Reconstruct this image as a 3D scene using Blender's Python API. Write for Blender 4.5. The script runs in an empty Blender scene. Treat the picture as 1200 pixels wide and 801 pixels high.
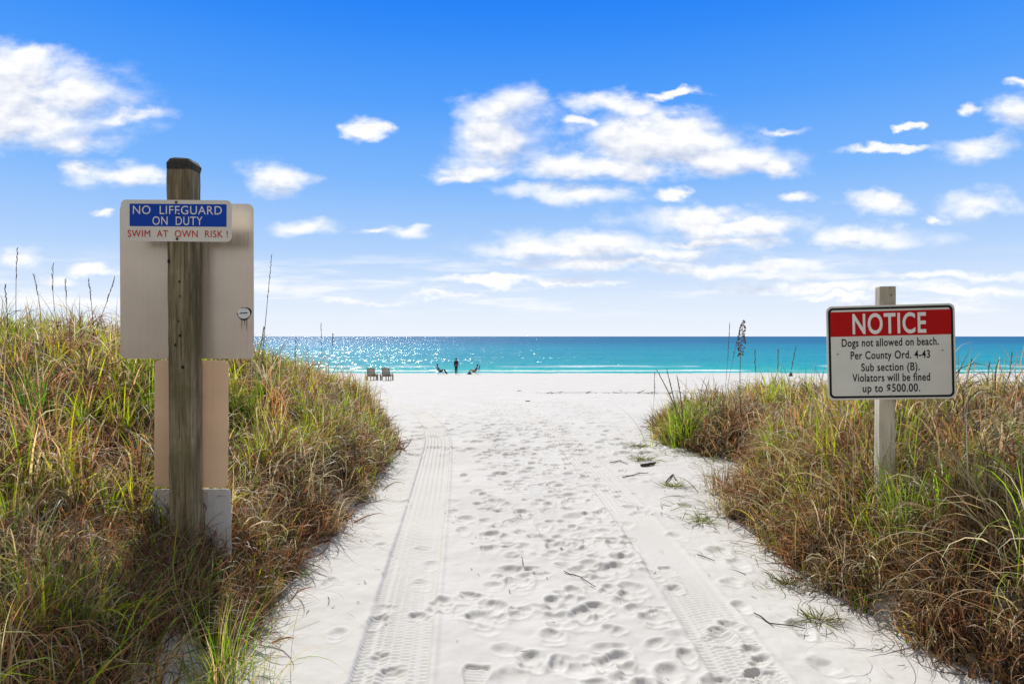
import bpy, bmesh, math, random
import numpy as np
from mathutils import Vector, Matrix

R = math.radians
sc = bpy.context.scene
COL = sc.collection
rng = np.random.default_rng(11)
random.seed(11)

# ------------------------------------------------------------------ camera
CAM_Z = 1.55
F = 800.0                       # focal length in photo pixels (1200 wide)
cam = bpy.data.cameras.new('camera')
cam.sensor_width = 36.0
cam.lens = 24.0
cam.clip_start = 0.05
cam.clip_end = 90000.0
camo = bpy.data.objects.new('camera', cam)
COL.objects.link(camo)
camo.location = (0, 0, CAM_Z)
camo.rotation_euler = (R(90 - 0.465), 0, 0)
sc.camera = camo

# ------------------------------------------------------------------ light
SUN_EL, SUN_AZ = R(41), R(-17)          # azimuth from +Y, negative = left
EXPO = 0.22
sun = bpy.data.lights.new('sun', 'SUN')
sun.energy = 4.6
sun.angle = R(0.53)
sun.color = (1.0, 0.965, 0.90)
suno = bpy.data.objects.new('sun', sun)
COL.objects.link(suno)
sd = Vector((math.sin(SUN_AZ) * math.cos(SUN_EL), math.cos(SUN_AZ) * math.cos(SUN_EL), math.sin(SUN_EL)))
suno.rotation_euler = sd.to_track_quat('Z', 'Y').to_euler()
suno.location = (0, 0, 30)

sc.view_settings.view_transform = 'Standard'
sc.view_settings.look = 'None'
sc.view_settings.exposure = EXPO
sc.view_settings.gamma = 1.0
sc.view_settings.use_curve_mapping = False
sc.cycles.max_bounces = 6
sc.cycles.diffuse_bounces = 4
sc.cycles.glossy_bounces = 2
sc.cycles.transmission_bounces = 3
sc.cycles.caustics_reflective = False
sc.cycles.caustics_refractive = False
sc.cycles.use_adaptive_sampling = False
sc.cycles.use_denoising = True
sc.cycles.denoiser = 'OPENIMAGEDENOISE'
sc.cycles.denoising_input_passes = 'RGB_ALBEDO_NORMAL'
sc.cycles.denoising_prefilter = 'ACCURATE'
sc.cycles.sample_clamp_indirect = 6.0


def lin(r, g, b):
    def f(c):
        c /= 255.0
        return c / 12.92 if c <= 0.04045 else ((c + 0.055) / 1.055) ** 2.4
    return (f(r), f(g), f(b))


# ------------------------------------------------------------------ world
class NT:
    """tiny node-graph writer"""
    def __init__(self, tree):
        self.t = tree
        self.n = tree.nodes
        self.l = tree.links

    def _in(self, sock, v):
        if v is None:
            return
        if isinstance(v, bpy.types.NodeSocket):
            self.l.new(v, sock)
        else:
            sock.default_value = v

    def math(self, op, a, b=None, c=None, clamp=False):
        m = self.n.new('ShaderNodeMath')
        m.operation = op
        m.use_clamp = clamp
        for i, v in enumerate((a, b, c)):
            self._in(m.inputs[i], v)
        return m.outputs[0]

    def vec(self, op, a, b=None, c=None, scale=None):
        m = self.n.new('ShaderNodeVectorMath')
        m.operation = op
        for i, v in enumerate((a, b, c)):
            if v is not None:
                self._in(m.inputs[i], v)
        if scale is not None:
            self._in(m.inputs['Scale'], scale)
        return m.outputs['Value'] if op in ('LENGTH', 'DOT_PRODUCT', 'DISTANCE') else m.outputs[0]

    def noise(self, v, scale, detail=4, rough=0.55, dist=0.0, dim='3D'):
        m = self.n.new('ShaderNodeTexNoise')
        m.noise_dimensions = dim
        self._in(m.inputs['Vector'], v)
        m.inputs['Scale'].default_value = scale
        m.inputs['Detail'].default_value = detail
        m.inputs['Roughness'].default_value = rough
        m.inputs['Distortion'].default_value = dist
        return m.outputs['Fac'], m.outputs['Color']

    def ramp(self, fac, stops, interp='LINEAR'):
        m = self.n.new('ShaderNodeValToRGB')
        cr = m.color_ramp
        cr.interpolation = interp
        while len(cr.elements) > 1:
            cr.elements.remove(cr.elements[-1])
        cr.elements[0].position = stops[0][0]
        cr.elements[0].color = (*stops[0][1], 1) if len(stops[0][1]) == 3 else stops[0][1]
        for p, c in stops[1:]:
            e = cr.elements.new(p)
            e.color = (*c, 1) if len(c) == 3 else c
        self._in(m.inputs[0], fac)
        return m.outputs[0]

    def mix(self, fac, a, b, blend='MIX'):
        m = self.n.new('ShaderNodeMix')
        m.data_type = 'RGBA'
        m.blend_type = blend
        self._in(m.inputs[0], fac)
        for s, v in ((m.inputs[6], a), (m.inputs[7], b)):
            if isinstance(v, tuple) and len(v) == 3:
                v = (*v, 1)
            self._in(s, v)
        return m.outputs[2]

    def maprange(self, v, a, b, c=0.0, d=1.0, smooth=False):
        m = self.n.new('ShaderNodeMapRange')
        m.interpolation_type = 'SMOOTHSTEP' if smooth else 'LINEAR'
        self._in(m.inputs[0], v)
        for i, q in zip((1, 2, 3, 4), (a, b, c, d)):
            self._in(m.inputs[i], q)
        return m.outputs[0]

    def sep(self, v):
        m = self.n.new('ShaderNodeSeparateXYZ')
        self._in(m.inputs[0], v)
        return m.outputs

    def comb(self, x, y, z):
        m = self.n.new('ShaderNodeCombineXYZ')
        for i, q in enumerate((x, y, z)):
            self._in(m.inputs[i], q)
        return m.outputs[0]


world = bpy.data.worlds.new('World')
sc.world = world
world.use_nodes = True
wt = world.node_tree
wt.nodes.clear()
W = NT(wt)
SKY_STRENGTH = 0.13
out = wt.nodes.new('ShaderNodeOutputWorld')
bg = wt.nodes.new('ShaderNodeBackground')
bg.inputs['Strength'].default_value = SKY_STRENGTH
wt.links.new(bg.outputs[0], out.inputs[0])
sky = wt.nodes.new('ShaderNodeTexSky')
sky.sky_type = 'NISHITA'
sky.sun_disc = False
sky.sun_elevation = SUN_EL
sky.sun_rotation = SUN_AZ
sky.altitude = 0
sky.air_density = 1.0
sky.dust_density = 0.4
sky.ozone_density = 2.0
tc = wt.nodes.new('ShaderNodeTexCoord')
D = tc.outputs['Generated']
dx, dy, dz = W.sep(D)
hyp = W.math('SQRT', W.math('ADD', W.math('MULTIPLY', dx, dx), W.math('MULTIPLY', dy, dy)))
tanel = W.math('DIVIDE', dz, W.math('MAXIMUM', hyp, 0.02))
SKY_FILL = 0.58
SG = 1.0 / (SKY_STRENGTH * 2 ** EXPO)


def skc(r, g, b):
    return tuple(c * SG for c in lin(r, g, b))


# clear-air colour by elevation (deep blue overhead, pale at the sea horizon)
skyramp = W.ramp(W.math('MULTIPLY', tanel, 2.0, clamp=True), [
    (0.0, skc(240, 245, 254)), (0.10, skc(224, 237, 254)), (0.25, skc(178, 211, 253)),
    (0.45, skc(128, 185, 253)), (0.68, skc(84, 160, 252)), (0.88, skc(54, 141, 249)), (1.0, skc(38, 130, 247))])
low = W.maprange(tanel, 0.55, 1.0, 1.0, 0.25, True)
skycol = W.mix(low, sky.outputs[0], skyramp)
# pale fill added to the unseen sky overhead and inland, neutralises blue shade
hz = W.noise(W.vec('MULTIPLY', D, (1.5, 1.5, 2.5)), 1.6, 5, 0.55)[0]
fill_mask = W.math('MAXIMUM', W.maprange(tanel, 0.62, 1.1, 0, 1, True), W.maprange(dy, 0.12, -0.25, 0, 1, True))
fill_mask = W.math('MULTIPLY', fill_mask, W.maprange(hz, 0.2, 0.65, 0.72, 0.97))
skycol = W.mix(fill_mask, skycol, tuple(c * SKY_FILL * SG for c in (0.98, 0.96, 0.93)))

# clouds: blobs fixed in the sky to the south, broken up by fractal noise
u = W.math('DIVIDE', dx, W.math('MAXIMUM', dy, 0.05))
v = W.math('DIVIDE', dz, W.math('MAXIMUM', dy, 0.05))
P = W.comb(u, v, 0.0)
wn = W.noise(W.vec('MULTIPLY', P, (1.0, 1.7, 1)), 7.0, 3, 0.55)[1]
warp = W.vec('MULTIPLY', W.vec('SUBTRACT', wn, (0.5, 0.5, 0.5)), (0.085, 0.05, 0.0))
wn2 = W.noise(W.vec('MULTIPLY', P, (1.0, 1.8, 1)), 26.0, 4, 0.6)[1]
warp2 = W.vec('MULTIPLY', W.vec('SUBTRACT', wn2, (0.5, 0.5, 0.5)), (0.05, 0.026, 0.0))
PW = W.vec('ADD', W.vec('ADD', P, warp), warp2)
CLOUDS = [
    (25, 85, 62, 34), (85, 108, 72, 34), (55, 138, 100, 27), (10, 125, 62, 42), (150, 133, 44, 9), (95, 163, 58, 14), (40, 66, 40, 14),
    (138, 203, 52, 15), (100, 196, 24, 8), (325, 206, 36, 19), (433, 149, 24, 13), (365, 267, 34, 10), (474, 271, 26, 9), (438, 271, 22, 5),
    (15, 300, 36, 12), (112, 315, 26, 7), (64, 327, 22, 7), (130, 249, 14, 5),
    (592, 132, 52, 26), (582, 168, 56, 34), (560, 195, 48, 13), (535, 206, 34, 8), (705, 121, 56, 16), (788, 108, 30, 5), (672, 146, 20, 6),
    (738, 162, 76, 32), (800, 165, 80, 28), (850, 186, 76, 20), (906, 196, 24, 13), (690, 194, 110, 15), (668, 225, 76, 13), (905, 150, 30, 5),
    (800, 256, 80, 16), (880, 266, 84, 13), (790, 223, 16, 6),
    (700, 286, 130, 16), (640, 291, 84, 12), (830, 284, 90, 7), (850, 315, 116, 10), (720, 309, 140, 9), (770, 296, 90, 9),
    (570, 330, 100, 5), (660, 333, 60, 4), (520, 346, 44, 4),
    (1140, 176, 44, 15), (1194, 136, 32, 20), (1138, 131, 15, 6), (1030, 177, 48, 5), (930, 236, 22, 7), (1030, 239, 36, 13),
    (1142, 236, 50, 14), (1025, 279, 76, 16), (1094, 250, 14, 4), (1190, 100, 14, 5), (1060, 150, 12, 4),
    (1110, 325, 110, 5), (1000, 338, 110, 6), (1140, 344, 90, 5), (430, 352, 60, 4), (980, 348, 60, 4),
]
m = None
m2 = None
PU = W.vec('ADD', PW, (-0.006, 0.022, 0.0))
for (cx, cy, rx, ry) in CLOUDS:
    c = ((cx - 600) / F, (394 - cy) / F)
    r = (rx * 1.10 / F, ry * 1.14 / F)
    q = W.vec('MULTIPLY_ADD', PW, (1 / r[0], 1 / r[1], 0), (-c[0] / r[0], -c[1] / r[1], 0))
    L = W.vec('LENGTH', q)
    m = L if m is None else W.math('SMOOTH_MIN', m, L, 0.12)
    if rx * ry > 600:
        q2 = W.vec('MULTIPLY_ADD', PU, (1 / r[0], 1 / r[1], 0), (-c[0] / r[0], -c[1] / r[1], 0))
        L2 = W.vec('LENGTH', q2)
        m2 = L2 if m2 is None else W.math('SMOOTH_MIN', m2, L2, 0.2)
fb = W.noise(W.vec('MULTIPLY', P, (1.0, 1.7, 1)), 13.0, 8, 0.56)[0]
fbu = W.noise(W.vec('MULTIPLY', W.vec('ADD', P, (-0.004, 0.012, 0)), (1.0, 1.7, 1)), 13.0, 8, 0.56)[0]
dens = W.math('SUBTRACT', W.math('MULTIPLY_ADD', W.math('SUBTRACT', fb, 0.5), 1.7, 1.04), m)
edge = W.maprange(W.noise(P, 5.0, 2, 0.5)[0], 0.35, 0.65, 0.5, 1.25)
alpha = W.maprange(dens, -0.22, edge, 0.0, 1.0, True)
front = W.maprange(dy, 0.05, 0.2, 0.0, 1.0)
alpha = W.math('MULTIPLY', alpha, front)
# thin streaks low over the sea
st = W.noise(W.vec('MULTIPLY', P, (2.2, 22.0, 1)), 1.6, 5, 0.6)[0]
stm = W.math('MULTIPLY', W.maprange(st, 0.46, 0.66, 0, 0.85, True),
             W.math('MULTIPLY', W.maprange(v, 0.02, 0.05, 0, 1, True), W.maprange(v, 0.14, 0.08, 0, 1, True)))
alpha = W.math('MAXIMUM', alpha, W.math('MULTIPLY', stm, front))
relief = W.math('MULTIPLY', W.math('SUBTRACT', fb, fbu), 1.7)
above = W.math('SUBTRACT', W.math('MULTIPLY_ADD', W.math('SUBTRACT', fbu, 0.5), 1.9, 1.0), m2)
under = W.math('MULTIPLY', W.maprange(above, 0.0, 0.9, 0.0, 1.0, True), W.maprange(dens, 1.3, 0.2, 0.25, 1.0, True))
shade = W.math('SUBTRACT', W.math('ADD', relief, 1.02), W.math('MULTIPLY', under, 0.62), clamp=True)
cc = W.mix(shade, skc(188, 200, 228), tuple(c * 1.04 for c in skc(255, 255, 255)))
skycol = W.mix(W.math('MULTIPLY', alpha, 0.97), skycol, cc)
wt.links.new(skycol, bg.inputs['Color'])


# ------------------------------------------------------------------ helpers
def tag(o, label=None, cat=None, group=None, kind=None):
    if label: o['label'] = label
    if cat: o['category'] = cat
    if group: o['group'] = group
    if kind: o['kind'] = kind
    return o


def empty(name, loc, label, cat, group=None, rot=(0, 0, 0)):
    o = bpy.data.objects.new(name, None)
    o.empty_display_size = 0.1
    COL.objects.link(o)
    o.location = loc
    o.rotation_euler = rot
    return tag(o, label, cat, group)


def link_mesh(name, me, mat, parent=None):
    o = bpy.data.objects.new(name, me)
    COL.objects.link(o)
    if mat is not None:
        me.materials.clear()
        me.materials.append(mat)
    if parent is not None:
        o.parent = parent
    return o


def bm_obj(name, bm, mat, parent=None, smooth=False):
    me = bpy.data.meshes.new(name)
    bmesh.ops.recalc_face_normals(bm, faces=bm.faces[:])
    bm.to_mesh(me)
    bm.free()
    if smooth:
        for p in me.polygons:
            p.use_smooth = True
    return link_mesh(name, me, mat, parent)


def np_mesh(name, verts, quads, mat, parent=None, smooth=True, cols=None, floats=None):
    me = bpy.data.meshes.new(name)
    nv, nf = len(verts), len(quads)
    me.vertices.add(nv)
    me.vertices.foreach_set('co', np.ascontiguousarray(verts, dtype=np.float32).ravel())
    me.loops.add(nf * 4)
    me.loops.foreach_set('vertex_index', np.ascontiguousarray(quads, dtype=np.int32).ravel())
    me.polygons.add(nf)
    me.polygons.foreach_set('loop_start', np.arange(0, nf * 4, 4, dtype=np.int32))
    if smooth:
        me.polygons.foreach_set('use_smooth', np.ones(nf, dtype=bool))
    me.update(calc_edges=True)
    if cols is not None:
        a = me.attributes.new('tint', 'FLOAT_COLOR', 'POINT')
        c4 = np.ones((nv, 4), dtype=np.float32)
        c4[:, :3] = cols
        a.data.foreach_set('color', c4.ravel())
    if floats:
        for k, arr in floats.items():
            a = me.attributes.new(k, 'FLOAT', 'POINT')
            a.data.foreach_set('value', np.ascontiguousarray(arr, dtype=np.float32).ravel())
    return link_mesh(name, me, mat, parent)


def bbox(bm, x0, x1, y0, y1, z0, z1, mat=None):
    vs = [bm.verts.new(p) for p in ((x0, y0, z0), (x1, y0, z0), (x1, y1, z0), (x0, y1, z0),
                                    (x0, y0, z1), (x1, y0, z1), (x1, y1, z1), (x0, y1, z1))]
    for f in ((0, 3, 2, 1), (4, 5, 6, 7), (0, 1, 5, 4), (1, 2, 6, 5), (2, 3, 7, 6), (3, 0, 4, 7)):
        bm.faces.new([vs[i] for i in f])
    return vs


def bar(bm, a, b, w, h):
    """rectangular bar from a to b"""
    a, b = Vector(a), Vector(b)
    d = (b - a).normalized()
    s = d.cross(Vector((0, 0, 1)))
    if s.length < 1e-4:
        s = Vector((1, 0, 0))
    s.normalize()
    t = s.cross(d)
    vs = []
    for p in (a, b):
        for i, j in ((-1, -1), (1, -1), (1, 1), (-1, 1)):
            vs.append(bm.verts.new(p + s * (i * w / 2) + t * (j * h / 2)))
    for f in ((3, 2, 1, 0), (4, 5, 6, 7), (0, 1, 5, 4), (1, 2, 6, 5), (2, 3, 7, 6), (3, 0, 4, 7)):
        bm.faces.new([vs[i] for i in f])


def tube(bm, pts, radii, n=6):
    pts = [Vector(p) for p in pts]
    rings = []
    for i, p in enumerate(pts):
        d = (pts[min(i + 1, len(pts) - 1)] - pts[max(i - 1, 0)]).normalized()
        s = d.cross(Vector((0.3, 0.9, 0.2))).normalized()
        t = d.cross(s)
        r = radii[i] if hasattr(radii, '__len__') else radii
        rings.append([bm.verts.new(p + (s * math.cos(a) + t * math.sin(a)) * r)
                      for a in (2 * math.pi * k / n for k in range(n))])
    for r0, r1 in zip(rings, rings[1:]):
        for k in range(n):
            bm.faces.new((r0[k], r0[(k + 1) % n], r1[(k + 1) % n], r1[k]))
    bm.faces.new(rings[0][::-1])
    bm.faces.new(rings[-1])


def rrect(w, h, r, n=6, cx=0, cz=0):
    pts = []
    for (sx, sz, a0) in ((1, 1, 0), (-1, 1, 90), (-1, -1, 180), (1, -1, 270)):
        for k in range(n + 1):
            a = R(a0 + 90 * k / n)
            pts.append((cx + sx * (w / 2 - r) + r * math.cos(a), cz + sz * (h / 2 - r) + r * math.sin(a)))
    return pts


def plate(bm, pts, y0, y1):
    """solid plate from an outline in the XZ plane"""
    a = [bm.verts.new((x, y0, z)) for x, z in pts]
    b = [bm.verts.new((x, y1, z)) for x, z in pts]
    bm.faces.new(a)
    bm.faces.new(b[::-1])
    n = len(pts)
    for i in range(n):
        bm.faces.new((a[i], b[i], b[(i + 1) % n], a[(i + 1) % n]))


def ring_plate(bm, outer, inner, y0, y1):
    n = len(outer)
    vo = [[bm.verts.new((x, y, z)) for x, z in outer] for y in (y0, y1)]
    vi = [[bm.verts.new((x, y, z)) for x, z in inner] for y in (y0, y1)]
    for i in range(n):
        j = (i + 1) % n
        bm.faces.new((vo[0][i], vo[0][j], vi[0][j], vi[0][i]))
        bm.faces.new((vo[1][j], vo[1][i], vi[1][i], vi[1][j]))
        bm.faces.new((vo[0][j], vo[0][i], vo[1][i], vo[1][j]))
        bm.faces.new((vi[0][i], vi[0][j], vi[1][j], vi[1][i]))


# numpy gradient noise -------------------------------------------------
_perm = np.random.default_rng(5).permutation(1024)
_grad = np.random.default_rng(6).uniform(0, 2 * np.pi, 1024)


def pnoise(x, y):
    x = np.asarray(x, dtype=np.float64)
    y = np.asarray(y, dtype=np.float64)
    xi, yi = np.floor(x).astype(np.int64), np.floor(y).astype(np.int64)
    xf, yf = x - xi, y - yi
    uu = xf * xf * xf * (xf * (xf * 6 - 15) + 10)
    vv = yf * yf * yf * (yf * (yf * 6 - 15) + 10)

    def g(ix, iy, fx, fy):
        a = _grad[_perm[(ix + _perm[iy & 1023]) & 1023]]
        return np.cos(a) * fx + np.sin(a) * fy
    n00, n10 = g(xi, yi, xf, yf), g(xi + 1, yi, xf - 1, yf)
    n01, n11 = g(xi, yi + 1, xf, yf - 1), g(xi + 1, yi + 1, xf - 1, yf - 1)
    return (n00 * (1 - uu) + n10 * uu) * (1 - vv) + (n01 * (1 - uu) + n11 * uu) * vv


def fbm(x, y, oct=4, gain=0.5):
    s, a = 0, 1.0
    for k in range(oct):
        s = s + a * pnoise(x * 2 ** k + 17.3 * k, y * 2 ** k - 9.1 * k)
        a *= gain
    return s


# ------------------------------------------------------------------ materials
def new_mat(name):
    mt = bpy.data.materials.new(name)
    mt.use_nodes = True
    mt.node_tree.nodes.clear()
    N = NT(mt.node_tree)
    o = mt.node_tree.nodes.new('ShaderNodeOutputMaterial')
    return mt, N, o


def principled(N, o, color, rough=0.6, metal=0.0, spec=0.4, normal=None):
    p = N.n.new('ShaderNodeBsdfPrincipled')
    if isinstance(color, tuple) and len(color) == 3:
        color = (*color, 1)
    N._in(p.inputs['Base Color'], color)
    N._in(p.inputs['Roughness'], rough)
    N._in(p.inputs['Metallic'], metal)
    N._in(p.inputs['Specular IOR Level'], spec)
    if normal is not None:
        N._in(p.inputs['Normal'], normal)
    N.l.new(p.outputs[0], o.inputs[0])
    return p


def bump(N, h, strength, dist):
    b = N.n.new('ShaderNodeBump')
    b.inputs['Strength'].default_value = strength
    b.inputs['Distance'].default_value = dist
    N._in(b.inputs['Height'], h)
    return b.outputs[0]


def objco(N):
    return N.n.new('ShaderNodeTexCoord').outputs['Object']


def geo_pos(N):
    return N.n.new('ShaderNodeNewGeometry').outputs['Position']


def simple(name, color, rough=0.6, metal=0.0, spec=0.4, var=0.12, scale=20.0):
    mt, N, o = new_mat(name)
    f, _ = N.noise(objco(N), scale, 4, 0.6)
    c2 = tuple(min(1, c * (1 + var)) for c in color)
    c1 = tuple(c * (1 - var) for c in color)
    col = N.mix(N.maprange(f, 0.3, 0.7), c1, c2)
    principled(N, o, col, rough, metal, spec, bump(N, f, 0.15, 0.002))
    return mt


# sand
mat_sand, N, o = new_mat('white_sand')
pos = geo_pos(N)
f1, _ = N.noise(pos, 0.9, 5, 0.55)
f2, _ = N.noise(pos, 260.0, 2, 0.6)
f3, _ = N.noise(pos, 30.0, 3, 0.6)
base = N.mix(N.maprange(f1, 0.3, 0.7), (0.485, 0.470, 0.441), (0.54, 0.525, 0.497))
base = N.mix(N.maprange(f2, 0.66, 0.8, 0, 0.35), base, (0.42, 0.38, 0.32))
sp, _ = N.noise(pos, 75.0, 2, 0.5)
base = N.mix(N.maprange(sp, 0.74, 0.80, 0, 0.75), base, (0.12, 0.09, 0.06))
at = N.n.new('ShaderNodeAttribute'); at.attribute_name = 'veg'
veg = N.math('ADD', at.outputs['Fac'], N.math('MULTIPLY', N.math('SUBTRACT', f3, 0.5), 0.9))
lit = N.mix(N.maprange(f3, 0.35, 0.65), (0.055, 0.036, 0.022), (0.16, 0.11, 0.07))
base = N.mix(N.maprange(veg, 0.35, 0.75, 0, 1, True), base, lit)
bh = N.math('ADD', N.math('MULTIPLY', f2, 0.35), f3)
principled(N, o, base, 0.9, 0, 0.15, bump(N, bh, 0.35, 0.004))

# water
mat_water, N, o = new_mat('gulf_water')
pos = geo_pos(N)
px_, py_, pz_ = N.sep(pos)
shore = N.noise(N.vec('MULTIPLY', pos, (0.06, 0.0, 0)), 1.0, 3, 0.5)[0]
yy = N.math('ADD', py_, N.math('MULTIPLY', N.math('SUBTRACT', shore, 0.5), -7.0))
lg = N.math('LOGARITHM', N.math('MAXIMUM', yy, 1.0), 10.0)       # log10 distance offshore
big = N.noise(N.vec('MULTIPLY', pos, (0.003, 0.012, 0)), 1.0, 4, 0.6)[0]
lg2 = N.math('ADD', lg, N.math('MULTIPLY', N.math('SUBTRACT', big, 0.5), 0.35))
depthcol = N.ramp(N.maprange(lg2, 1.87, 4.0), [
    (0.0, (0.045, 0.34, 0.31)), (0.03, (0.006, 0.325, 0.335)), (0.07, (0.003, 0.275, 0.335)), (0.15, (0.003, 0.24, 0.335)),
    (0.27, (0.003, 0.20, 0.33)), (0.40, (0.003, 0.125, 0.265)), (1.0, (0.003, 0.085, 0.22))])
# wind ripples at several sizes
w1 = N.noise(N.vec('MULTIPLY', pos, (0.55, 1.3, 1)), 1.0, 3, 0.6)[0]
w2 = N.noise(N.vec('MULTIPLY', pos, (0.08, 0.30, 1)), 1.0, 3, 0.55)[0]
w3 = N.noise(N.vec('MULTIPLY', pos, (0.010, 0.05, 1)), 1.0, 3, 0.55)[0]
hh = N.math('ADD', N.math('MULTIPLY', w1, 0.5), N.math('ADD', N.math('MULTIPLY', w2, 2.0), N.math('MULTIPLY', w3, 9.0)))
sl1 = N.noise(N.vec('MULTIPLY', pos, (0.95, 0.62, 0)), 1.0, 4, 0.62)[1]
sl2 = N.noise(N.vec('MULTIPLY', pos, (0.035, 0.055, 0)), 1.0, 3, 0.6)[0]
amp = N.maprange(sl2, 0.3, 0.7, 1.25, 2.9)
slv = N.vec('MULTIPLY', N.vec('SUBTRACT', sl1, (0.5, 0.5, 0.5)), (1.0, 1.0, 0.0))
slv = N.vec('SCALE', slv, scale=amp)
nb = N.vec('NORMALIZE', N.vec('ADD', slv, (0, 0, 1)))
dcol = N.mix(N.maprange(N.math('ADD', N.math('MULTIPLY', w2, 0.5), N.math('MULTIPLY', w3, 0.5)), 0.38, 0.62, 0, 0.7), depthcol, N.mix(0.45, depthcol, (0.0, 0.09, 0.17)))
# foam in broken lines along the shore
fo = N.noise(N.vec('MULTIPLY', pos, (0.10, 0.55, 0)), 1.0, 5, 0.65)[0]
fo2 = N.noise(N.vec('MULTIPLY', pos, (1.6, 2.4, 0)), 1.0, 4, 0.7)[0]
l1 = N.math('MULTIPLY', N.maprange(yy, 78.2, 79.3, 0, 1, True), N.maprange(yy, 81.0, 79.8, 0, 1, True))
l2 = N.math('MULTIPLY', N.maprange(yy, 83.6, 84.6, 0, 1, True), N.maprange(yy, 88.4, 85.2, 0, 1, True))
l3 = N.math('MULTIPLY', N.maprange(yy, 95.0, 97, 0, 1, True), N.maprange(yy, 104, 98, 0, 1, True))
seg = N.noise(N.vec('MULTIPLY', pos, (0.045, 0.01, 0)), 1.0, 2, 0.5)[0]
foam = N.math('ADD', N.math('MULTIPLY', l1, 0.75), N.math('MULTIPLY', N.math('MULTIPLY', l2, 1.3), N.maprange(seg, 0.38, 0.5, 0, 1, True)))
foam = N.math('ADD', foam, N.math('MULTIPLY', N.math('MULTIPLY', l3, 1.0), N.maprange(seg, 0.48, 0.56, 0, 1, True)))
foam = N.math('MULTIPLY', foam, N.maprange(N.math('ADD', fo, N.math('MULTIPLY', fo2, 0.5)), 0.62, 0.85, 0, 1, True))
fp = N.math('MULTIPLY', N.maprange(fo, 0.66, 0.72, 0, 0.8, True), N.maprange(yy, 160, 90, 0, 1))
foam = N.math('MAXIMUM', foam, fp, clamp=True)
dcol = N.mix(foam, dcol, (0.82, 0.84, 0.84))
df = N.n.new('ShaderNodeBsdfDiffuse')
N._in(df.inputs['Color'], dcol)
gl = N.n.new('ShaderNodeBsdfGlossy')
gl.inputs['Roughness'].default_value = 0.2
gl.inputs['Color'].default_value = (1, 1, 1, 1)
N._in(gl.inputs['Normal'], nb)
mxs = N.n.new('ShaderNodeMixShader')
N._in(mxs.inputs[0], 0.095)
N.l.new(df.outputs[0], mxs.inputs[1])
N.l.new(gl.outputs[0], mxs.inputs[2])
N.l.new(mxs.outputs[0], o.inputs[0])


# grass
def grass_mat(name, transl=0.4, rough=0.5, spec=0.35):
    mt, N, o = new_mat(name)
    at = N.n.new('ShaderNodeAttribute'); at.attribute_name = 'tint'
    p = N.n.new('ShaderNodeBsdfPrincipled')
    N._in(p.inputs['Base Color'], at.outputs['Color'])
    p.inputs['Roughness'].default_value = rough
    p.inputs['Specular IOR Level'].default_value = spec
    tr = N.n.new('ShaderNodeBsdfTranslucent')
    N._in(tr.inputs['Color'], N.mix(1.0, at.outputs['Color'], (1.2, 1.15, 0.9), 'MULTIPLY'))
    mx = N.n.new('ShaderNodeMixShader')
    mx.inputs[0].default_value = transl
    N.l.new(p.outputs[0], mx.inputs[1])
    N.l.new(tr.outputs[0], mx.inputs[2])
    N.l.new(mx.outputs[0], o.inputs[0])
    return mt


mat_green = grass_mat('green_grass_blades', 0.56, 0.45, 0.35)
mat_dry = grass_mat('dry_grass_blades', 0.48, 0.5, 0.32)
mat_litter = grass_mat('plant_litter', 0.1, 0.8, 0.2)
mat_stalk = simple('dry_stalk', (0.16, 0.12, 0.06), 0.7)
mat_seed = simple('seed_head', (0.15, 0.10, 0.05), 0.8)
mat_greenstalk = simple('green_stalk', (0.16, 0.17, 0.06), 0.6)


# wood
def wood(name, ca, cb, green=0.0):
    mt, N, o = new_mat(name)
    co = objco(N)
    g1, _ = N.noise(N.vec('MULTIPLY', co, (46, 46, 2.2)), 1.0, 6, 0.65, 0.6)
    g2, _ = N.noise(N.vec('MULTIPLY', co, (9, 9, 1.6)), 1.0, 4, 0.6)
    g3, _ = N.noise(N.vec('MULTIPLY', co, (130, 130, 3.0)), 1.0, 3, 0.6)
    col = N.mix(N.maprange(g1, 0.3, 0.7), ca, cb)
    col = N.mix(N.maprange(g2, 0.42, 0.62, 0, 0.75), col, tuple(c * 0.45 for c in ca))
    if green:
        gg, _ = N.noise(co, 3.2, 4, 0.6)
        col = N.mix(N.maprange(gg, 0.45, 0.7, 0, green), col, (0.10, 0.10, 0.035))
    crack = N.maprange(g3, 0.30, 0.40, 1, 0)
    col = N.mix(N.math('MULTIPLY', crack, 0.7), col, (0.03, 0.025, 0.02))
    h = N.math('SUBTRACT', N.math('ADD', g1, N.math('MULTIPLY', g3, 0.5)), crack)
    principled(N, o, col, 0.85, 0, 0.2, bump(N, h, 0.6, 0.004))
    return mt


mat_oldwood = wood('weathered_post_wood', (0.115, 0.090, 0.050), (0.42, 0.355, 0.235), 0.75)
mat_capwood = simple('tarred_post_top', (0.045, 0.042, 0.038), 0.9, var=0.4, scale=40)
mat_palewood = wood('pale_post_wood', (0.46, 0.41, 0.31), (0.62, 0.565, 0.45), 0.0)
mat_chair = wood('grey_chair_wood', (0.30, 0.265, 0.21), (0.42, 0.37, 0.30))
mat_drift = wood('driftwood', (0.06, 0.04, 0.025), (0.14, 0.10, 0.06))


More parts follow.
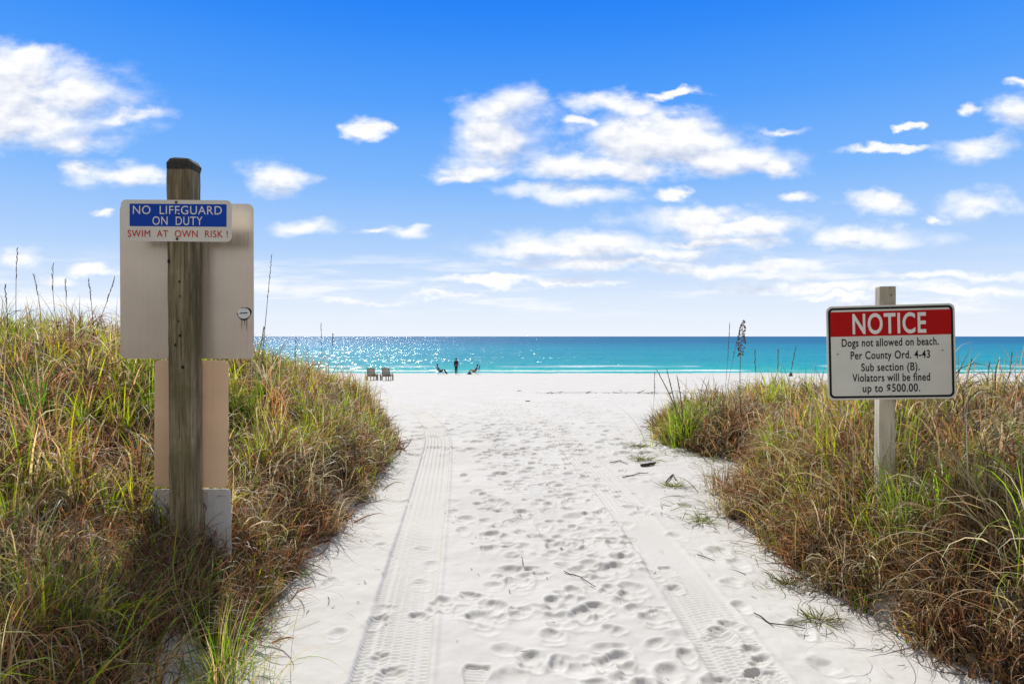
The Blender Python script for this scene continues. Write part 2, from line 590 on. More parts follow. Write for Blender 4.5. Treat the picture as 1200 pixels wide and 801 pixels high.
# brushed aluminium sign backs
def alu(name, ca, cb, metal=0.55, rough=0.42):
    mt, N, o = new_mat(name)
    co = objco(N)
    s1, _ = N.noise(N.vec('MULTIPLY', co, (85, 1, 1.2)), 1.0, 4, 0.6)
    s2, _ = N.noise(N.vec('MULTIPLY', co, (2.0, 1, 3.5)), 1.0, 4, 0.55)
    s3, _ = N.noise(co, 60, 3, 0.6)
    col = N.mix(N.maprange(s1, 0.25, 0.75), ca, cb)
    col = N.mix(N.maprange(s2, 0.35, 0.7, 0, 0.45), col, tuple(c * 0.72 for c in ca))
    col = N.mix(N.maprange(s3, 0.62, 0.75, 0, 0.25), col, (0.2, 0.16, 0.12))
    principled(N, o, col, N.maprange(s1, 0.2, 0.8, rough - 0.08, rough + 0.12), metal, 0.5, bump(N, s1, 0.06, 0.002))
    return mt


mat_alu = alu('sign_back_aluminium', (0.66, 0.575, 0.475), (0.78, 0.695, 0.60), 0.6, 0.30)
mat_alu_tan = alu('sign_back_tan', (0.86, 0.58, 0.37), (0.92, 0.66, 0.45), 0.0, 0.5)
mat_alu_grey = alu('sign_back_grey', (0.58, 0.58, 0.59), (0.68, 0.68, 0.69), 0.15, 0.5)
mat_signwhite = simple('sign_white_sheeting', (0.70, 0.68, 0.61), 0.45, spec=0.4, var=0.05, scale=9)
mat_noticewhite = simple('notice_white_sheeting', (0.66, 0.66, 0.60), 0.4, spec=0.4, var=0.05, scale=7)
mat_blue = simple('sign_blue', (0.006, 0.06, 0.42), 0.5, spec=0.15, var=0.06, scale=8)
mat_red = simple('sign_red', (0.46, 0.004, 0.005), 0.5, spec=0.15, var=0.06, scale=8)
mat_letterred = simple('letter_red', (0.56, 0.01, 0.01), 0.5, spec=0.15, var=0.05)
mat_letterwhite = simple('letter_white', (0.78, 0.78, 0.74), 0.45, var=0.04)
mat_black = simple('sign_black', (0.012, 0.012, 0.013), 0.5, spec=0.15, var=0.1)
mat_bolt = simple('bolt_steel', (0.10, 0.09, 0.08), 0.5, metal=0.8, var=0.2)
mat_sticker = simple('sticker_white', (0.75, 0.76, 0.78), 0.5, var=0.15, scale=120)


# ------------------------------------------------------------------ terrain
def smooth_interp(y, ys, xs):
    """piecewise-linear knots, softened by averaging"""
    y = np.asarray(y, dtype=np.float64)
    s = 0
    for d, w in ((-0.5, .15), (-0.25, .2), (0, .3), (0.25, .2), (0.5, .15)):
        s = s + w * np.interp(y + d, ys, xs)
    return s


PY = [-60, -5, 3, 9, 12, 16, 20, 25, 30, 40, 57, 70, 77, 79.5, 84, 110, 140]
PZ = [0.6, 0.1, 0.0, -.01, -.05, -.17, -.36, -.65, -.95, -1.42, -2.12, -2.53, -2.70, -2.76, -3.0, -4.2, -5.5]
BLY = [-60, -5, 1, 2.2, 3.05, 3.6, 4.05, 4.66, 5.25, 7, 9, 11, 13, 15, 17, 20, 24]
BLX = [-2.4, -1.8, -1.30, -1.27, -1.34, -1.47, -1.55, -1.55, -1.46, -1.48, -1.68, -2.0, -2.6, -3.8, -5.5, -9.5, -20]
BRY = [-60, -5, 1, 3.0, 3.3, 3.8, 4.2, 5.25, 6.3, 7.2, 8.2, 9.2, 10.2, 11.5, 12.8, 14.5, 17, 20]
BRX = [3.0, 2.4, 2.38, 2.30, 2.14, 2.03, 1.93, 1.93, 2.0, 2.6, 3.0, 2.5, 2.3, 2.4, 2.9, 4.6, 9, 18]
FLY = [-60, -5, 3, 6, 9, 12, 15, 18, 22, 28]
FLV = [.42, .42, .60, .90, .88, .74, .55, .35, .12, 0]
FRY = [-60, -5, 3, 5, 8, 10, 13, 16, 20, 24]
FRV = [.85, .9, 1.06, 1.04, .75, .52, .42, .25, .06, 0]


def bl(Y): return -0.06 + smooth_interp(Y, BLY, BLX) + 0.12 * pnoise(np.asarray(Y) * 1.1, np.asarray(Y) * 0 + 3.3)
def br(Y): return 0.05 + smooth_interp(Y, BRY, BRX) + 0.12 * pnoise(np.asarray(Y) * 1.1, np.asarray(Y) * 0 + 8.7)


def ground_z(X, Y):
    X = np.asarray(X, dtype=np.float64)
    Y = np.asarray(Y, dtype=np.float64)
    z = smooth_interp(Y, PY, PZ)
    tl = np.maximum(0, bl(Y) + 0.06 - X)
    tr = np.maximum(0, X - br(Y) + 0.06)
    z = z + np.interp(Y, FLY, FLV) * (1.62 * (1 - np.exp(-tl / 1.7)) + 0.14 * (1 - np.exp(-tl / 0.18)))
    z = z + np.interp(Y, FRY, FRV) * (0.82 * (1 - np.exp(-tr / 0.62)) + 0.02 * np.minimum(tr, 8))
    dune = np.minimum(1, (tl + tr) * 1.5) * np.clip((26 - Y) / 8, 0, 1)
    z = z + dune * 0.16 * fbm(X * 0.55 + 3, Y * 0.55, 3)
    # gentle unevenness of the open sand
    z = z + 0.020 * fbm(X * 0.7, Y * 0.5, 3) * np.clip((85 - Y) / 10, 0, 1)
    return z


def veg_mask(X, Y):
    n = 0.26 * fbm(np.asarray(X) * 1.5, np.asarray(Y) * 1.5, 3)
    l = (bl(Y) - X) + n
    r = (X - br(Y)) + n
    return np.maximum(l, r)


TLY = [-60, -2, 2, 3.05, 4.85, 6, 8.5, 11.7, 13.7, 17, 24, 34, 60]
TLX = [-.45, -.45, -.5, -.553, -.685, -.765, -.96, -1.24, -1.7, -2.6, -4.9, -9, -22]
TRY = [-60, 2, 3.05, 4.3, 6, 8.2, 10, 12.3, 15, 20, 26, 36, 60]
TRX = [1.10, 1.08, 1.08, 1.08, 1.05, .92, .8, .6, .15, -.95, -3.0, -7.5, -20]


def axis(lo, hi, step):
    return np.arange(lo, hi, step)


xs_mid = axis(-1.75, 2.15, 0.0078)
def grow(start, sgn, limit, s0=0.0078, g=1.07, smax=25):
    out_, p, s = [], start, s0
    while abs(p) < limit:
        s = min(s * g, 0.032 if abs(p) < 6 else smax)
        p += sgn * s
        out_.append(p)
    return out_
xl = grow(xs_mid[0], -1, 600)[::-1]
xr = grow(xs_mid[-1], 1, 600, 0.0078, 1.09)
GX = np.array(list(xl) + list(xs_mid) + list(xr))
ys, p = [], 2.55
while p < 150:
    ys.append(p)
    p += max(0.0068, 0.0027 * p) if p < 13 else 0.0045 * p
yb, p, s = [], 2.55, 0.007
while p > -60:
    s = min(s * 1.09, 3)
    p -= s
    yb.append(p)
GY = np.array(yb[::-1] + ys)
XX, YY = np.meshgrid(GX, GY)
ZZ = ground_z(XX, YY)
vm = veg_mask(XX, YY)
open_sand = np.clip(1 - (vm + 0.05) / 0.25, 0, 1)
# small ripples and trampled lumps
lump = fbm(XX * 3.1, YY * 2.6, 3)
ZZ += open_sand * (0.011 * lump + 0.0045 * fbm(XX * 8, YY * 6.5, 2) * np.exp(-((XX - .4) / .8) ** 2) + 0.0028 * fbm(XX * 14, YY * 11, 2)) * np.clip((75 - YY) / 20, 0, 1)

# tracks of one vehicle: two wheel ruts with tread
def rut(ty, tx, halfw, depth, tread, seed):
    lo = np.searchsorted(GY, -6)
    hi = np.searchsorted(GY, 60)
    Xc = sum(np.interp(GY[lo:hi] + d_ * np.clip((GY[lo:hi] - 2) / 9, .1, 1), ty, tx) for d_ in np.linspace(-2.2, 2.2, 15)) / 15
    slope = np.gradient(Xc, GY[lo:hi])
    slen = np.concatenate([[0], np.cumsum(np.hypot(np.diff(Xc), np.diff(GY[lo:hi])))])
    ca = 1 / np.sqrt(1 + slope ** 2)
    U = (XX[lo:hi] - Xc[:, None]) * ca[:, None] / halfw
    S = slen[:, None] + (XX[lo:hi] - Xc[:, None]) * (slope * ca)[:, None]
    a = np.abs(U)
    inside = np.clip((1.03 - a) / 0.08, 0, 1)
    wear = np.clip(0.75 + 0.9 * fbm(XX[lo:hi] * 1.3 + seed, YY[lo:hi] * 0.9, 3), 0.15, 1.0)
    berm = np.exp(-((a - 1.12) / 0.10) ** 2)
    flat = ZZ[lo:hi] - ground_z(XX[lo:hi], YY[lo:hi])
    ZZ[lo:hi] -= inside * flat * 0.85
    ZZ[lo:hi] += -depth * inside + depth * 0.7 * berm * (1 + 1.6 * np.clip((YY[lo:hi] - 6) / 5, 0, 1))
    # lugs
    band = np.floor((U + 1) / 0.29)
    ph = S / 0.034 + np.where(np.mod(band, 2) == 0, 0.0, 0.5) + 0.5 * np.abs(U)
    lug = np.clip(np.sin(2 * np.pi * ph) * 2.2, -1, 1)
    groove = np.where((np.abs(a - 0.66) < 0.06), 0.0, 1.0)
    fade = np.clip((9.5 - YY[lo:hi]) / 4.0, 0, 1)
    ZZ[lo:hi] += tread * inside * lug * groove * wear * fade
    # fine longitudinal lines further away
    ZZ[lo:hi] += tread * 2.6 * inside * np.cos(np.pi * 7 * U) * (1 - fade) * np.clip((45 - YY[lo:hi]) / 20, 0, 1) * (0.35 + 0.65 * wear)


rut(TLY, TLX, 0.175, 0.012, 0.0052, 1.0)
rut(TRY, TRX, 0.165, 0.006, 0.0028, 7.0)


def stamp(cx, cy, head, ln, wd, depth, kind):
    depth *= 0.74
    ln *= 0.80 * random.uniform(.8, 1.1)
    wd *= 0.80
    Rr = ln * 1.25
    i0, i1 = np.searchsorted(GX, (cx - Rr, cx + Rr))
    j0, j1 = np.searchsorted(GY, (cy - Rr, cy + Rr))
    if i1 - i0 < 2 or j1 - j0 < 2:
        return
    X, Y = XX[j0:j1, i0:i1] - cx, YY[j0:j1, i0:i1] - cy
    c, s = math.cos(head), math.sin(head)
    a = (X * s + Y * c) / (ln / 2)            # along
    b = (X * c - Y * s) / (wd / 2)            # across
    wob = 0.22 * pnoise(X * 16 + cx * 31, Y * 16 + cy * 17)
    if kind == 0:                             # soft scuffed pit, deeper at the toe
        wob = wob * 1.5 + 0.10 * pnoise(X * 45 + cy * 13, Y * 45 + cx * 11)
        d1 = np.sqrt(((a - 0.38) / 0.66) ** 2 + (b / 1.05) ** 2) + wob
        d2 = np.sqrt(((a + 0.50) / 0.52) ** 2 + (b / 0.85) ** 2) + wob
        p1 = np.clip(1.35 - d1, 0, 1.0)
        p2 = np.clip(1.25 - d2, 0, 0.9) / 0.9
        pit = np.maximum(p1 * p1 * (3 - 2 * p1), random.uniform(.3, .9) * p2 * p2 * (3 - 2 * p2))
        dm = np.minimum(d1, d2)
        rim = np.exp(-((dm - 1.5) / 0.24) ** 2) * (0.8 + 2.0 * wob)
        dz_ = -depth * pit + depth * 0.30 * rim
        dz_ = dz_ + depth * random.uniform(.1, .5) * np.exp(-((a - 1.3) / 0.3) ** 2 - (b / 0.9) ** 2)
    else:                                     # crisp shoe print with ribs
        half = 0.80 + 0.22 * np.sin((a + 0.25) * 2.2)
        inside = np.clip((1 - np.abs(b) / half) / 0.16, 0, 1) * np.clip((1 - np.abs(a)) / 0.10, 0, 1)
        ribs = 0.30 * np.sign(np.sin(a * 24 + 1.2 * np.abs(b)))
        rim = np.exp(-((np.maximum(np.abs(b) / half, np.abs(a)) - 1.12) / 0.12) ** 2)
        dz_ = -depth * inside * (0.9 + ribs * 0.7 + wob) + depth * 0.4 * rim
    ZZ[j0:j1, i0:i1] += dz_


def walk(x0, y0, x1, y1, kind=0, depth=0.03, ln=0.27):
    L = math.hypot(x1 - x0, y1 - y0)
    n = max(2, int(L / 0.66))
    hx, hy = (x1 - x0) / L, (y1 - y0) / L
    w = random.uniform(-0.3, 0.3)
    for i in range(n):
        t = (i + random.uniform(-.15, .15)) / n
        side = 0.10 * (1 if i % 2 else -1)
        x = x0 + (x1 - x0) * t - hy * -side * 1 + w * math.sin(t * 5) * 0.5 + random.gauss(0, .03)
        y = y0 + (y1 - y0) * t + random.gauss(0, .05)
        if random.random() < 0.9:
            sc_ = random.uniform(.75, 1.15)
            stamp(x, y, math.atan2(hx, hy) + random.gauss(0, .18), ln * sc_, ln * 0.44 * sc_ * random.uniform(.9, 1.3),
                  depth * random.uniform(.45, 1.25), kind if random.random() < .85 else 0)


random.seed(23)
PRE = ZZ.copy()
for k in range(15):                            # people walking to and from the water
    x0 = random.gauss(0.33, .38)
    walk(x0, random.uniform(1.8, 3.0), random.gauss(0.1, 1.3) - 0.3, random.uniform(14, 30), 0, random.uniform(.022, .040), random.choice((.24, .27, .29)))
for k in range(5):
    walk(random.uniform(-.3, 1.3), 2.4, random.uniform(-.5, .9), random.uniform(9, 14), 1, .014, random.choice((.26, .28)))
walk(1.35, 2.6, 0.95, 12, 0, .02, .26)
walk(-1.0, 3.0, -1.15, 7, 0, .018, .22)
walk(0.05, 2.4, -0.1, 13, 0, .035, .28)
walk(0.5, 2.4, 0.45, 13, 0, .035, .28)
for k in range(260):                           # loose scuffs and pits near the camera
    y = 2.5 + 10 * random.random() ** 1.4
    stamp(random.gauss(.36, .45), y, random.uniform(0, 6.3), random.uniform(.08, .24), random.uniform(.08, .15), random.uniform(.010, .032), 0)
for k in range(700):                           # prints scattered out on to the open beach
    y = 9 + 34 * random.random() ** 1.5
    stamp(random.gauss(-.2, .8 + .085 * y), y, random.gauss(0, .9), random.uniform(.22, .36), random.uniform(.12, .2), random.uniform(.025, .05), 0)
_d = ZZ - PRE
ZZ = PRE + np.where(_d < 0, 0.023 * np.tanh(_d / 0.023), 0.016 * np.tanh(_d / 0.016))
del PRE, _d
# a low sand step with weed along the old high-water mark
line = 29.8 + 0.5 * fbm(XX[0] * 0.25, XX[0] * 0 + 2.0, 2)
dl = YY - line[None, :]
mask = np.clip((XX - 0.3) / 2, 0, 1) * np.clip((40 - XX) / 20, 0, 1)
ZZ += mask * 0.08 * np.where(dl > 0, np.exp(-np.maximum(dl, 0) / 1.2), np.exp(-(np.minimum(dl, 0) / 0.12) ** 2))
# wheel marks running along the beach
for y0, ph in ((36, .3), (39, .8), (46, .2)):
    c = y0 + 1.2 * np.sin(GX * 0.05 + ph * 9)
    ZZ -= 0.03 * np.exp(-((YY - c[None, :]) / 0.22) ** 2) * (np.abs(XX) < 60)

ny, nx = XX.shape
idx = np.arange(ny * nx).reshape(ny, nx)
quads = np.stack([idx[:-1, :-1], idx[:-1, 1:], idx[1:, 1:], idx[1:, :-1]], -1).reshape(-1, 4)
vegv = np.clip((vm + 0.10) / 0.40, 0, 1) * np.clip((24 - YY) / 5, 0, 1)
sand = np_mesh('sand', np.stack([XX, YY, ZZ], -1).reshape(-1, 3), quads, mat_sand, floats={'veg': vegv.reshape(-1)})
tag(sand, 'white sand beach and trodden path with tyre tracks and footprints', 'sand', kind='structure')

# ------------------------------------------------------------------ water
wy = np.concatenate([np.arange(72, 140, 2.0), np.geomspace(140, 60000, 60)])
wx = np.concatenate([-np.geomspace(60000, 60, 30), np.linspace(-50, 50, 21), np.geomspace(60, 60000, 30)])
WX, WY = np.meshgrid(wx, wy)
wi = np.arange(WX.size).reshape(WX.shape)
wq = np.stack([wi[:-1, :-1], wi[:-1, 1:], wi[1:, 1:], wi[1:, :-1]], -1).reshape(-1, 4)
SEA = -2.75
water = np_mesh('water', np.stack([WX, WY, WX * 0 + SEA], -1).reshape(-1, 3), wq, mat_water)
tag(water, 'turquoise sea with small shore waves and sun glitter', 'sea', kind='structure')


# ------------------------------------------------------------------ grass
def blades(root, az, lean, curl, length, width, col, tipcol, nseg=6, power=1.6, twist=None, roll=None, wpow=1.0):
    n = len(root)
    s = np.linspace(0, 1, nseg + 1)[None, :]
    th = lean[:, None] + curl[:, None] * s ** power
    a = az[:, None] + (twist[:, None] * s if twist is not None else 0)
    dl_ = (length / nseg)[:, None]
    stepx, stepy, stepz = np.sin(th) * np.cos(a) * dl_, np.sin(th) * np.sin(a) * dl_, np.cos(th) * dl_
    cx = np.concatenate([np.zeros((n, 1)), np.cumsum(stepx[:, :-1], 1)], 1) + root[:, 0:1]
    cy = np.concatenate([np.zeros((n, 1)), np.cumsum(stepy[:, :-1], 1)], 1) + root[:, 1:2]
    cz = np.concatenate([np.zeros((n, 1)), np.cumsum(stepz[:, :-1], 1)], 1) + root[:, 2:3]
    r = roll if roll is not None else rng.normal(0, .6, n)
    cr, sr = np.cos(r)[:, None], np.sin(r)[:, None]
    wxv = -np.sin(a) * cr + np.cos(th) * np.cos(a) * sr
    wyv = np.cos(a) * cr + np.cos(th) * np.sin(a) * sr
    wzv = -np.sin(th) * sr
    w = (width[:, None] * 0.5) * np.maximum(0.06, (1 - s ** (1.8 * wpow)))
    Ax = np.stack([cx - wxv * w, cy - wyv * w, cz - wzv * w], -1)
    Bx = np.stack([cx + wxv * w, cy + wyv * w, cz + wzv * w], -1)
    V = np.stack([Ax, Bx], 2).reshape(-1, 3)
    base = (np.arange(n) * (nseg + 1) * 2)[:, None]
    k = (np.arange(nseg) * 2)[None, :]
    Q = np.stack([base + k, base + k + 1, base + k + 3, base + k + 2], -1).reshape(-1, 4)
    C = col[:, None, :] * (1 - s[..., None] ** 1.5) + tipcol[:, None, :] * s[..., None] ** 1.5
    C = np.repeat(C, 2, axis=1).reshape(-1, 3)
    return V, Q, C


def pick(pal, n, jit=0.18):
    pal = np.array(pal)
    c = pal[rng.integers(0, len(pal), n)]
    return c * np.exp(rng.normal(0, jit, (n, 1))) * np.exp(rng.normal(0, jit * .3, (n, 3)))


RUST = [(.27, .115, .052), (.23, .10, .046), (.33, .155, .07), (.24, .12, .06), (.16, .075, .036), (.31, .17, .085)]
STRAW = [(.54, .42, .24), (.48, .36, .21), (.42, .30, .17), (.60, .50, .33)]
DULL = [(.13, .088, .05), (.17, .115, .065), (.09, .065, .04)]
GREEN = [(.16, .32, .010), (.23, .39, .013), (.32, .44, .02), (.11, .23, .012), (.36, .42, .03)]
OLIVE = [(.20, .225, .035), (.15, .18, .03), (.28, .28, .05)]


class Batch:
    def __init__(self): self.parts = []
    def add(self, t): self.parts.append(t)
    def build(self, name, mat, parent=None):
        off, V, Q, C = 0, [], [], []
        for v_, q_, c_ in self.parts:
            V.append(v_); Q.append(q_ + off); C.append(c_); off += len(v_)
        return np_mesh(name, np.concatenate(V), np.concatenate(Q), mat, parent, cols=np.concatenate(C))


def sample(side, n, y0, y1, xmax, inset, falloff):
    """tuft centres on one dune, denser near the path end of the view"""
    Y = rng.uniform(y0, y1, n)
    if side < 0:
        X = -rng.uniform(0.9, xmax, n)
    else:
        X = rng.uniform(1.6, xmax, n)
    # extra growth spilling over the dune foot
    nb_ = n // 8
    Yb = rng.uniform(2.2, 12.5, nb_)
    off = rng.uniform(-.06, .45, nb_)
    Xb = bl(Yb) - off if side < 0 else br(Yb) + off
    X, Y = np.concatenate([X, Xb]), np.concatenate([Y, Yb])
    n = len(X)
    m_ = veg_mask(X, Y)
    d = np.hypot(X, Y)
    keep = (m_ > inset - .10) & (rng.random(n) < np.minimum(1, (3.2 / d) ** falloff))
    keep &= (np.abs(X) / np.maximum(Y, 0.2) < 1.15) | (d < 3)
    gapn = fbm(X * 1.7 + 50, Y * 1.7, 2)
    keep &= gapn > -.27
    keep &= ~((m_ > 3.5) & (d > 13) & (rng.random(n) < .5))
    return X[keep], Y[keep]


def spread(X, Y, per, rad):
    """blade roots around tuft centres"""
    n = len(X)
    reps = np.full(n, per) if np.isscalar(per) else per
    tid = np.repeat(np.arange(n), reps)
    a = rng.uniform(0, 2 * np.pi, len(tid))
    r = np.abs(rng.normal(0, 1, len(tid))) * np.repeat(np.full(n, rad) if np.isscalar(rad) else rad, reps)
    rx, ry = X[tid] + r * np.cos(a), Y[tid] + r * np.sin(a)
    rz = ground_z(rx, ry) - 0.01
    return tid, np.stack([rx, ry, rz], -1), a


def low_zone(X, Y):
    # shorter growth trodden around the sign posts
    a = np.exp(-((X + 1.80) / .55) ** 2 - ((Y - 3.15) / .62) ** 2)
    b = np.exp(-((X - 2.30) / .35) ** 2 - ((Y - 4.05) / .35) ** 2)
    return 1 - .68 * a


def dry_cover(side, y1, xmax, ncand):
    B = Batch()
    X, Y = sample(side, ncand, 0.7, y1, xmax, 0.02, 1.25)
    d = np.hypot(X, Y)
    zone = fbm(X * .9 + 20, Y * .7, 3)                    # patches of rust, straw, dull
    n = len(X)
    hgt = np.clip(rng.lognormal(math.log(.285), .46, n), .10, .66) * (1 + .35 * fbm(X * .8, Y * .8, 2))
    edge = np.clip(veg_mask(X, Y) / 0.22, 0.55, 1)
    hgt *= edge * low_zone(X, Y)
    per = np.clip(50 - 2.0 * d, 24, 46).astype(int)
    tid, root, a = spread(X, Y, per, .06)
    tl_, ta_ = np.abs(rng.normal(0, .28, n)), rng.uniform(0, 6.28, n)
    N_ = len(tid)
    az = a + rng.normal(0, .9, N_)
    L = hgt[tid] * rng.uniform(.55, 1.35, N_)
    lean = np.abs(rng.normal(.28, .25, N_)) + tl_[tid] * np.cos(az - ta_[tid])
    curl = rng.gamma(2.6, 1.1, N_)
    curl = np.where(rng.random(N_) < .35, curl + 1.9, curl)
    wd = (.0058 + .0011 * d[tid]) * rng.uniform(.6, 1.45, N_)
    tuftc = pick(RUST, n, .25)
    straw = pick(STRAW, n, .2)
    dull = pick(DULL, n, .25)
    w = np.clip(.5 + 1.3 * zone, 0, 1)[:, None]
    tc_ = np.where(rng.random((n, 1)) < .16 + .32 * (1 - w), straw, tuftc)
    tc_ = np.where(rng.random((n, 1)) < .30, dull, tc_)
    col = tc_[tid] * np.exp(rng.normal(0, .3, (N_, 1)))
    pale = rng.random(N_) < .17
    col[pale] = pick(STRAW, pale.sum(), .2)
    tip = np.clip(col * 1.6 + .03, 0, .78)
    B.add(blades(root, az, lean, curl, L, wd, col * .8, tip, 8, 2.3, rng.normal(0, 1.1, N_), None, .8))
    # low tangle that closes the ground
    X2, Y2 = sample(side, ncand, 0.7, y1, xmax, 0.02, 1.3)
    d2 = np.hypot(X2, Y2)
    tid, root, a = spread(X2, Y2, 9, .10)
    N_ = len(tid)
    root[:, 2] += rng.uniform(0, .12, N_)
    col = pick(RUST + DULL + DULL, N_, .3) * .8
    B.add(blades(root, a, rng.uniform(.5, 1.7, N_), rng.normal(.3, 1.2, N_), rng.uniform(.12, .34, N_),
                 (.0045 + .0010 * d2[tid]) * rng.uniform(.7, 1.4, N_), col, col * 1.2, 5, 1.3, rng.normal(0, 1.2, N_)))
    return B


def green_cover(side, y1, xmax, ncand, bias):
    B = Batch()
    X, Y = sample(side, ncand, 0.7, y1, xmax, 0.0, 1.1)
    zone = fbm(X * 1.1 - 4, Y * .9 + 9, 3)
    k = rng.random(len(X)) < np.clip(.46 + 2.7 * zone + bias(X, Y), .06, 1)
    X, Y = X[k], Y[k]
    d = np.hypot(X, Y)
    n = len(X)
    hgt = np.clip(rng.lognormal(math.log(.345), .28, n), .16, .62)
    hgt *= np.clip(veg_mask(X, Y) / 0.3, 0.5, 1) * low_zone(X, Y)
    per = np.clip(24 - .7 * d, 11, 22).astype(int)
    tid, root, a = spread(X, Y, per, .045)
    N_ = len(tid)
    L = hgt[tid] * rng.uniform(.5, 1.25, N_)
    lean = np.abs(rng.normal(.12, .16, N_))
    curl = rng.gamma(1.8, .55, N_)
    wd = (.0066 + .0011 * d[tid]) * rng.uniform(.7, 1.35, N_)
    tuftc = np.where(rng.random((n, 1)) < .3, pick(OLIVE, n), pick(GREEN, n))
    col = tuftc[tid] * np.exp(rng.normal(0, .2, (N_, 1)))
    dryb = rng.random(N_) < .14
    col[dryb] = pick(STRAW, dryb.sum())
    tip = col * np.array([1.5, 1.25, 1.1])
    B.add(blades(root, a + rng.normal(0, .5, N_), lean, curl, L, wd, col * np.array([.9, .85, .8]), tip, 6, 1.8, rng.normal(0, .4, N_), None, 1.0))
    # sparse dead flower stems standing above the leaves
    X, Y = sample(side, ncand // 9, 3.5, y1, xmax, 0.15, .7)
    n = len(X)
    root = np.stack([X, Y, ground_z(X, Y)], -1)
    d = np.hypot(X, Y)
    c = pick(DULL + STRAW, n, .25)
    B.add(blades(root, rng.uniform(0, 6.28, n), np.abs(rng.normal(.08, .12, n)), rng.gamma(1.5, .22, n), rng.uniform(.40, .78, n) * low_zone(X, Y),
                 (.0022 + .0006 * d), c, c * .7, 5, 2.0, None, None, 3.0))
    return B


def bias_left(X, Y):
    return .35 * np.clip((Y - 7) / 4, 0, 1) - .02 * np.clip((4.2 - Y) / 2, 0, 1)


def bias_right(X, Y):
    return .55 * np.clip((Y - 8.3) / 2, 0, 1) * np.clip((4.5 - X) / 1.5, 0, 1) - .08


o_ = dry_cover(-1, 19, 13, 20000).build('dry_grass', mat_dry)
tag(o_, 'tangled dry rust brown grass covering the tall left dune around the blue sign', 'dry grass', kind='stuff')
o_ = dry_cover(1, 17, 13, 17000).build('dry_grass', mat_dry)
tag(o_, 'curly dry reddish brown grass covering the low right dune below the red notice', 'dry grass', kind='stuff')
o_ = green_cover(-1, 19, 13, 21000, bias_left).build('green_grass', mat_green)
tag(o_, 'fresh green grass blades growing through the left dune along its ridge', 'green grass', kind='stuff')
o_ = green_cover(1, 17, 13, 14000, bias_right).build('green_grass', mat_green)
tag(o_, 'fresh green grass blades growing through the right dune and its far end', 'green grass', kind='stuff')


def W3(px, py, d):
    """point at depth d (metres along +Y) seen at photo pixel px, py"""
    return ((px - 600) * d / F, d, CAM_Z - (py - 394) * d / F)


# individual big clumps ------------------------------------------------
def clump(x, y, n, rad, L0, lean0, leansd, curl0, wd, pal, label, tipgain=1.35, azc=None, azsd=9, mat=mat_green, twist=.5, name='grass_clump', mixpal=None):
    z = float(ground_z(x, y))
    e = empty(name, (x, y, z), label, 'grass clump', 'single grass clumps on the dunes')
    a = rng.uniform(0, 2 * np.pi, n)
    r = np.abs(rng.normal(0, rad, n))
    rx, ry = x + r * np.cos(a), y + r * np.sin(a)
    root = np.stack([rx - x, ry - y, ground_z(rx, ry) - z - .015], -1)
    az = a + rng.normal(0, .5, n) if azc is None else rng.normal(azc, azsd, n)
    L = L0 * rng.uniform(.5, 1.15, n)
    lean = np.abs(rng.normal(lean0, leansd, n))
    curl = rng.gamma(4, curl0 / 4, n)
    col = pick(pal, n, .2)
    if mixpal is not None:
        k = rng.random(n) < .4
        col[k] = pick(mixpal, k.sum(), .25)
    B = Batch()
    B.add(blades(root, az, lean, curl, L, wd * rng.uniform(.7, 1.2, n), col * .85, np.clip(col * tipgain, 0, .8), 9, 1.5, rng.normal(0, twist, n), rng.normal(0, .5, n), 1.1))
    B.build('blades', mat, e)
    return e


SILVER = [(.20, .20, .12), (.26, .25, .15), (.16, .17, .10), (.30, .28, .17)]
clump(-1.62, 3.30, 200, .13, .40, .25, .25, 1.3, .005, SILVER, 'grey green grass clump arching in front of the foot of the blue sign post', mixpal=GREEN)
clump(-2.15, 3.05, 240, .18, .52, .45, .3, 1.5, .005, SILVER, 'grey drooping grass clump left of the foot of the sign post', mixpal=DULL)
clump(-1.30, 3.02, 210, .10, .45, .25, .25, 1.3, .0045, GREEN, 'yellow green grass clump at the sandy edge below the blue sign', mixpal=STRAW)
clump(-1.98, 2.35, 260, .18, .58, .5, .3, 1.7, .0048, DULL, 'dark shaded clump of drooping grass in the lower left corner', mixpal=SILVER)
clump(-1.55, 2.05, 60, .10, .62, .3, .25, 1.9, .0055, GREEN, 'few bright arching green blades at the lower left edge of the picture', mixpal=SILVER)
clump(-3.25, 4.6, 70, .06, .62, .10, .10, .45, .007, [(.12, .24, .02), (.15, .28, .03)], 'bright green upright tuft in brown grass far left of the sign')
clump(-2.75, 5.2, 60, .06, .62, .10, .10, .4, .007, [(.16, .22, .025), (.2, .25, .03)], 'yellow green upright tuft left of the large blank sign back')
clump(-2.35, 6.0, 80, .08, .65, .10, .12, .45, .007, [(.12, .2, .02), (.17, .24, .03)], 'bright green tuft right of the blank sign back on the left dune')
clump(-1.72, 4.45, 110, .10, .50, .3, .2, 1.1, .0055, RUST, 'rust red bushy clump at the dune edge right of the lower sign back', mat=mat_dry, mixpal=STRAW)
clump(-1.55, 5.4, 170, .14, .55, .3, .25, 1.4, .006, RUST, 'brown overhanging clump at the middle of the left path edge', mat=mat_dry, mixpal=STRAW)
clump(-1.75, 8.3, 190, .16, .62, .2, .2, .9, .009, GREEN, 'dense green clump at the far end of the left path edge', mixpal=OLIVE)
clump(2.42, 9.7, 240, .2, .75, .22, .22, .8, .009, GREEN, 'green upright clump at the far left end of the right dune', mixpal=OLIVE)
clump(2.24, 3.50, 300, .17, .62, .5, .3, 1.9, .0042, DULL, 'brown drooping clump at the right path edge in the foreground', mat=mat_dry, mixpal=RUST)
clump(2.50, 3.25, 200, .13, .85, .45, .3, 1.9, .0058, STRAW, 'pale arching grass clump at the lower right edge of the picture', mixpal=GREEN)
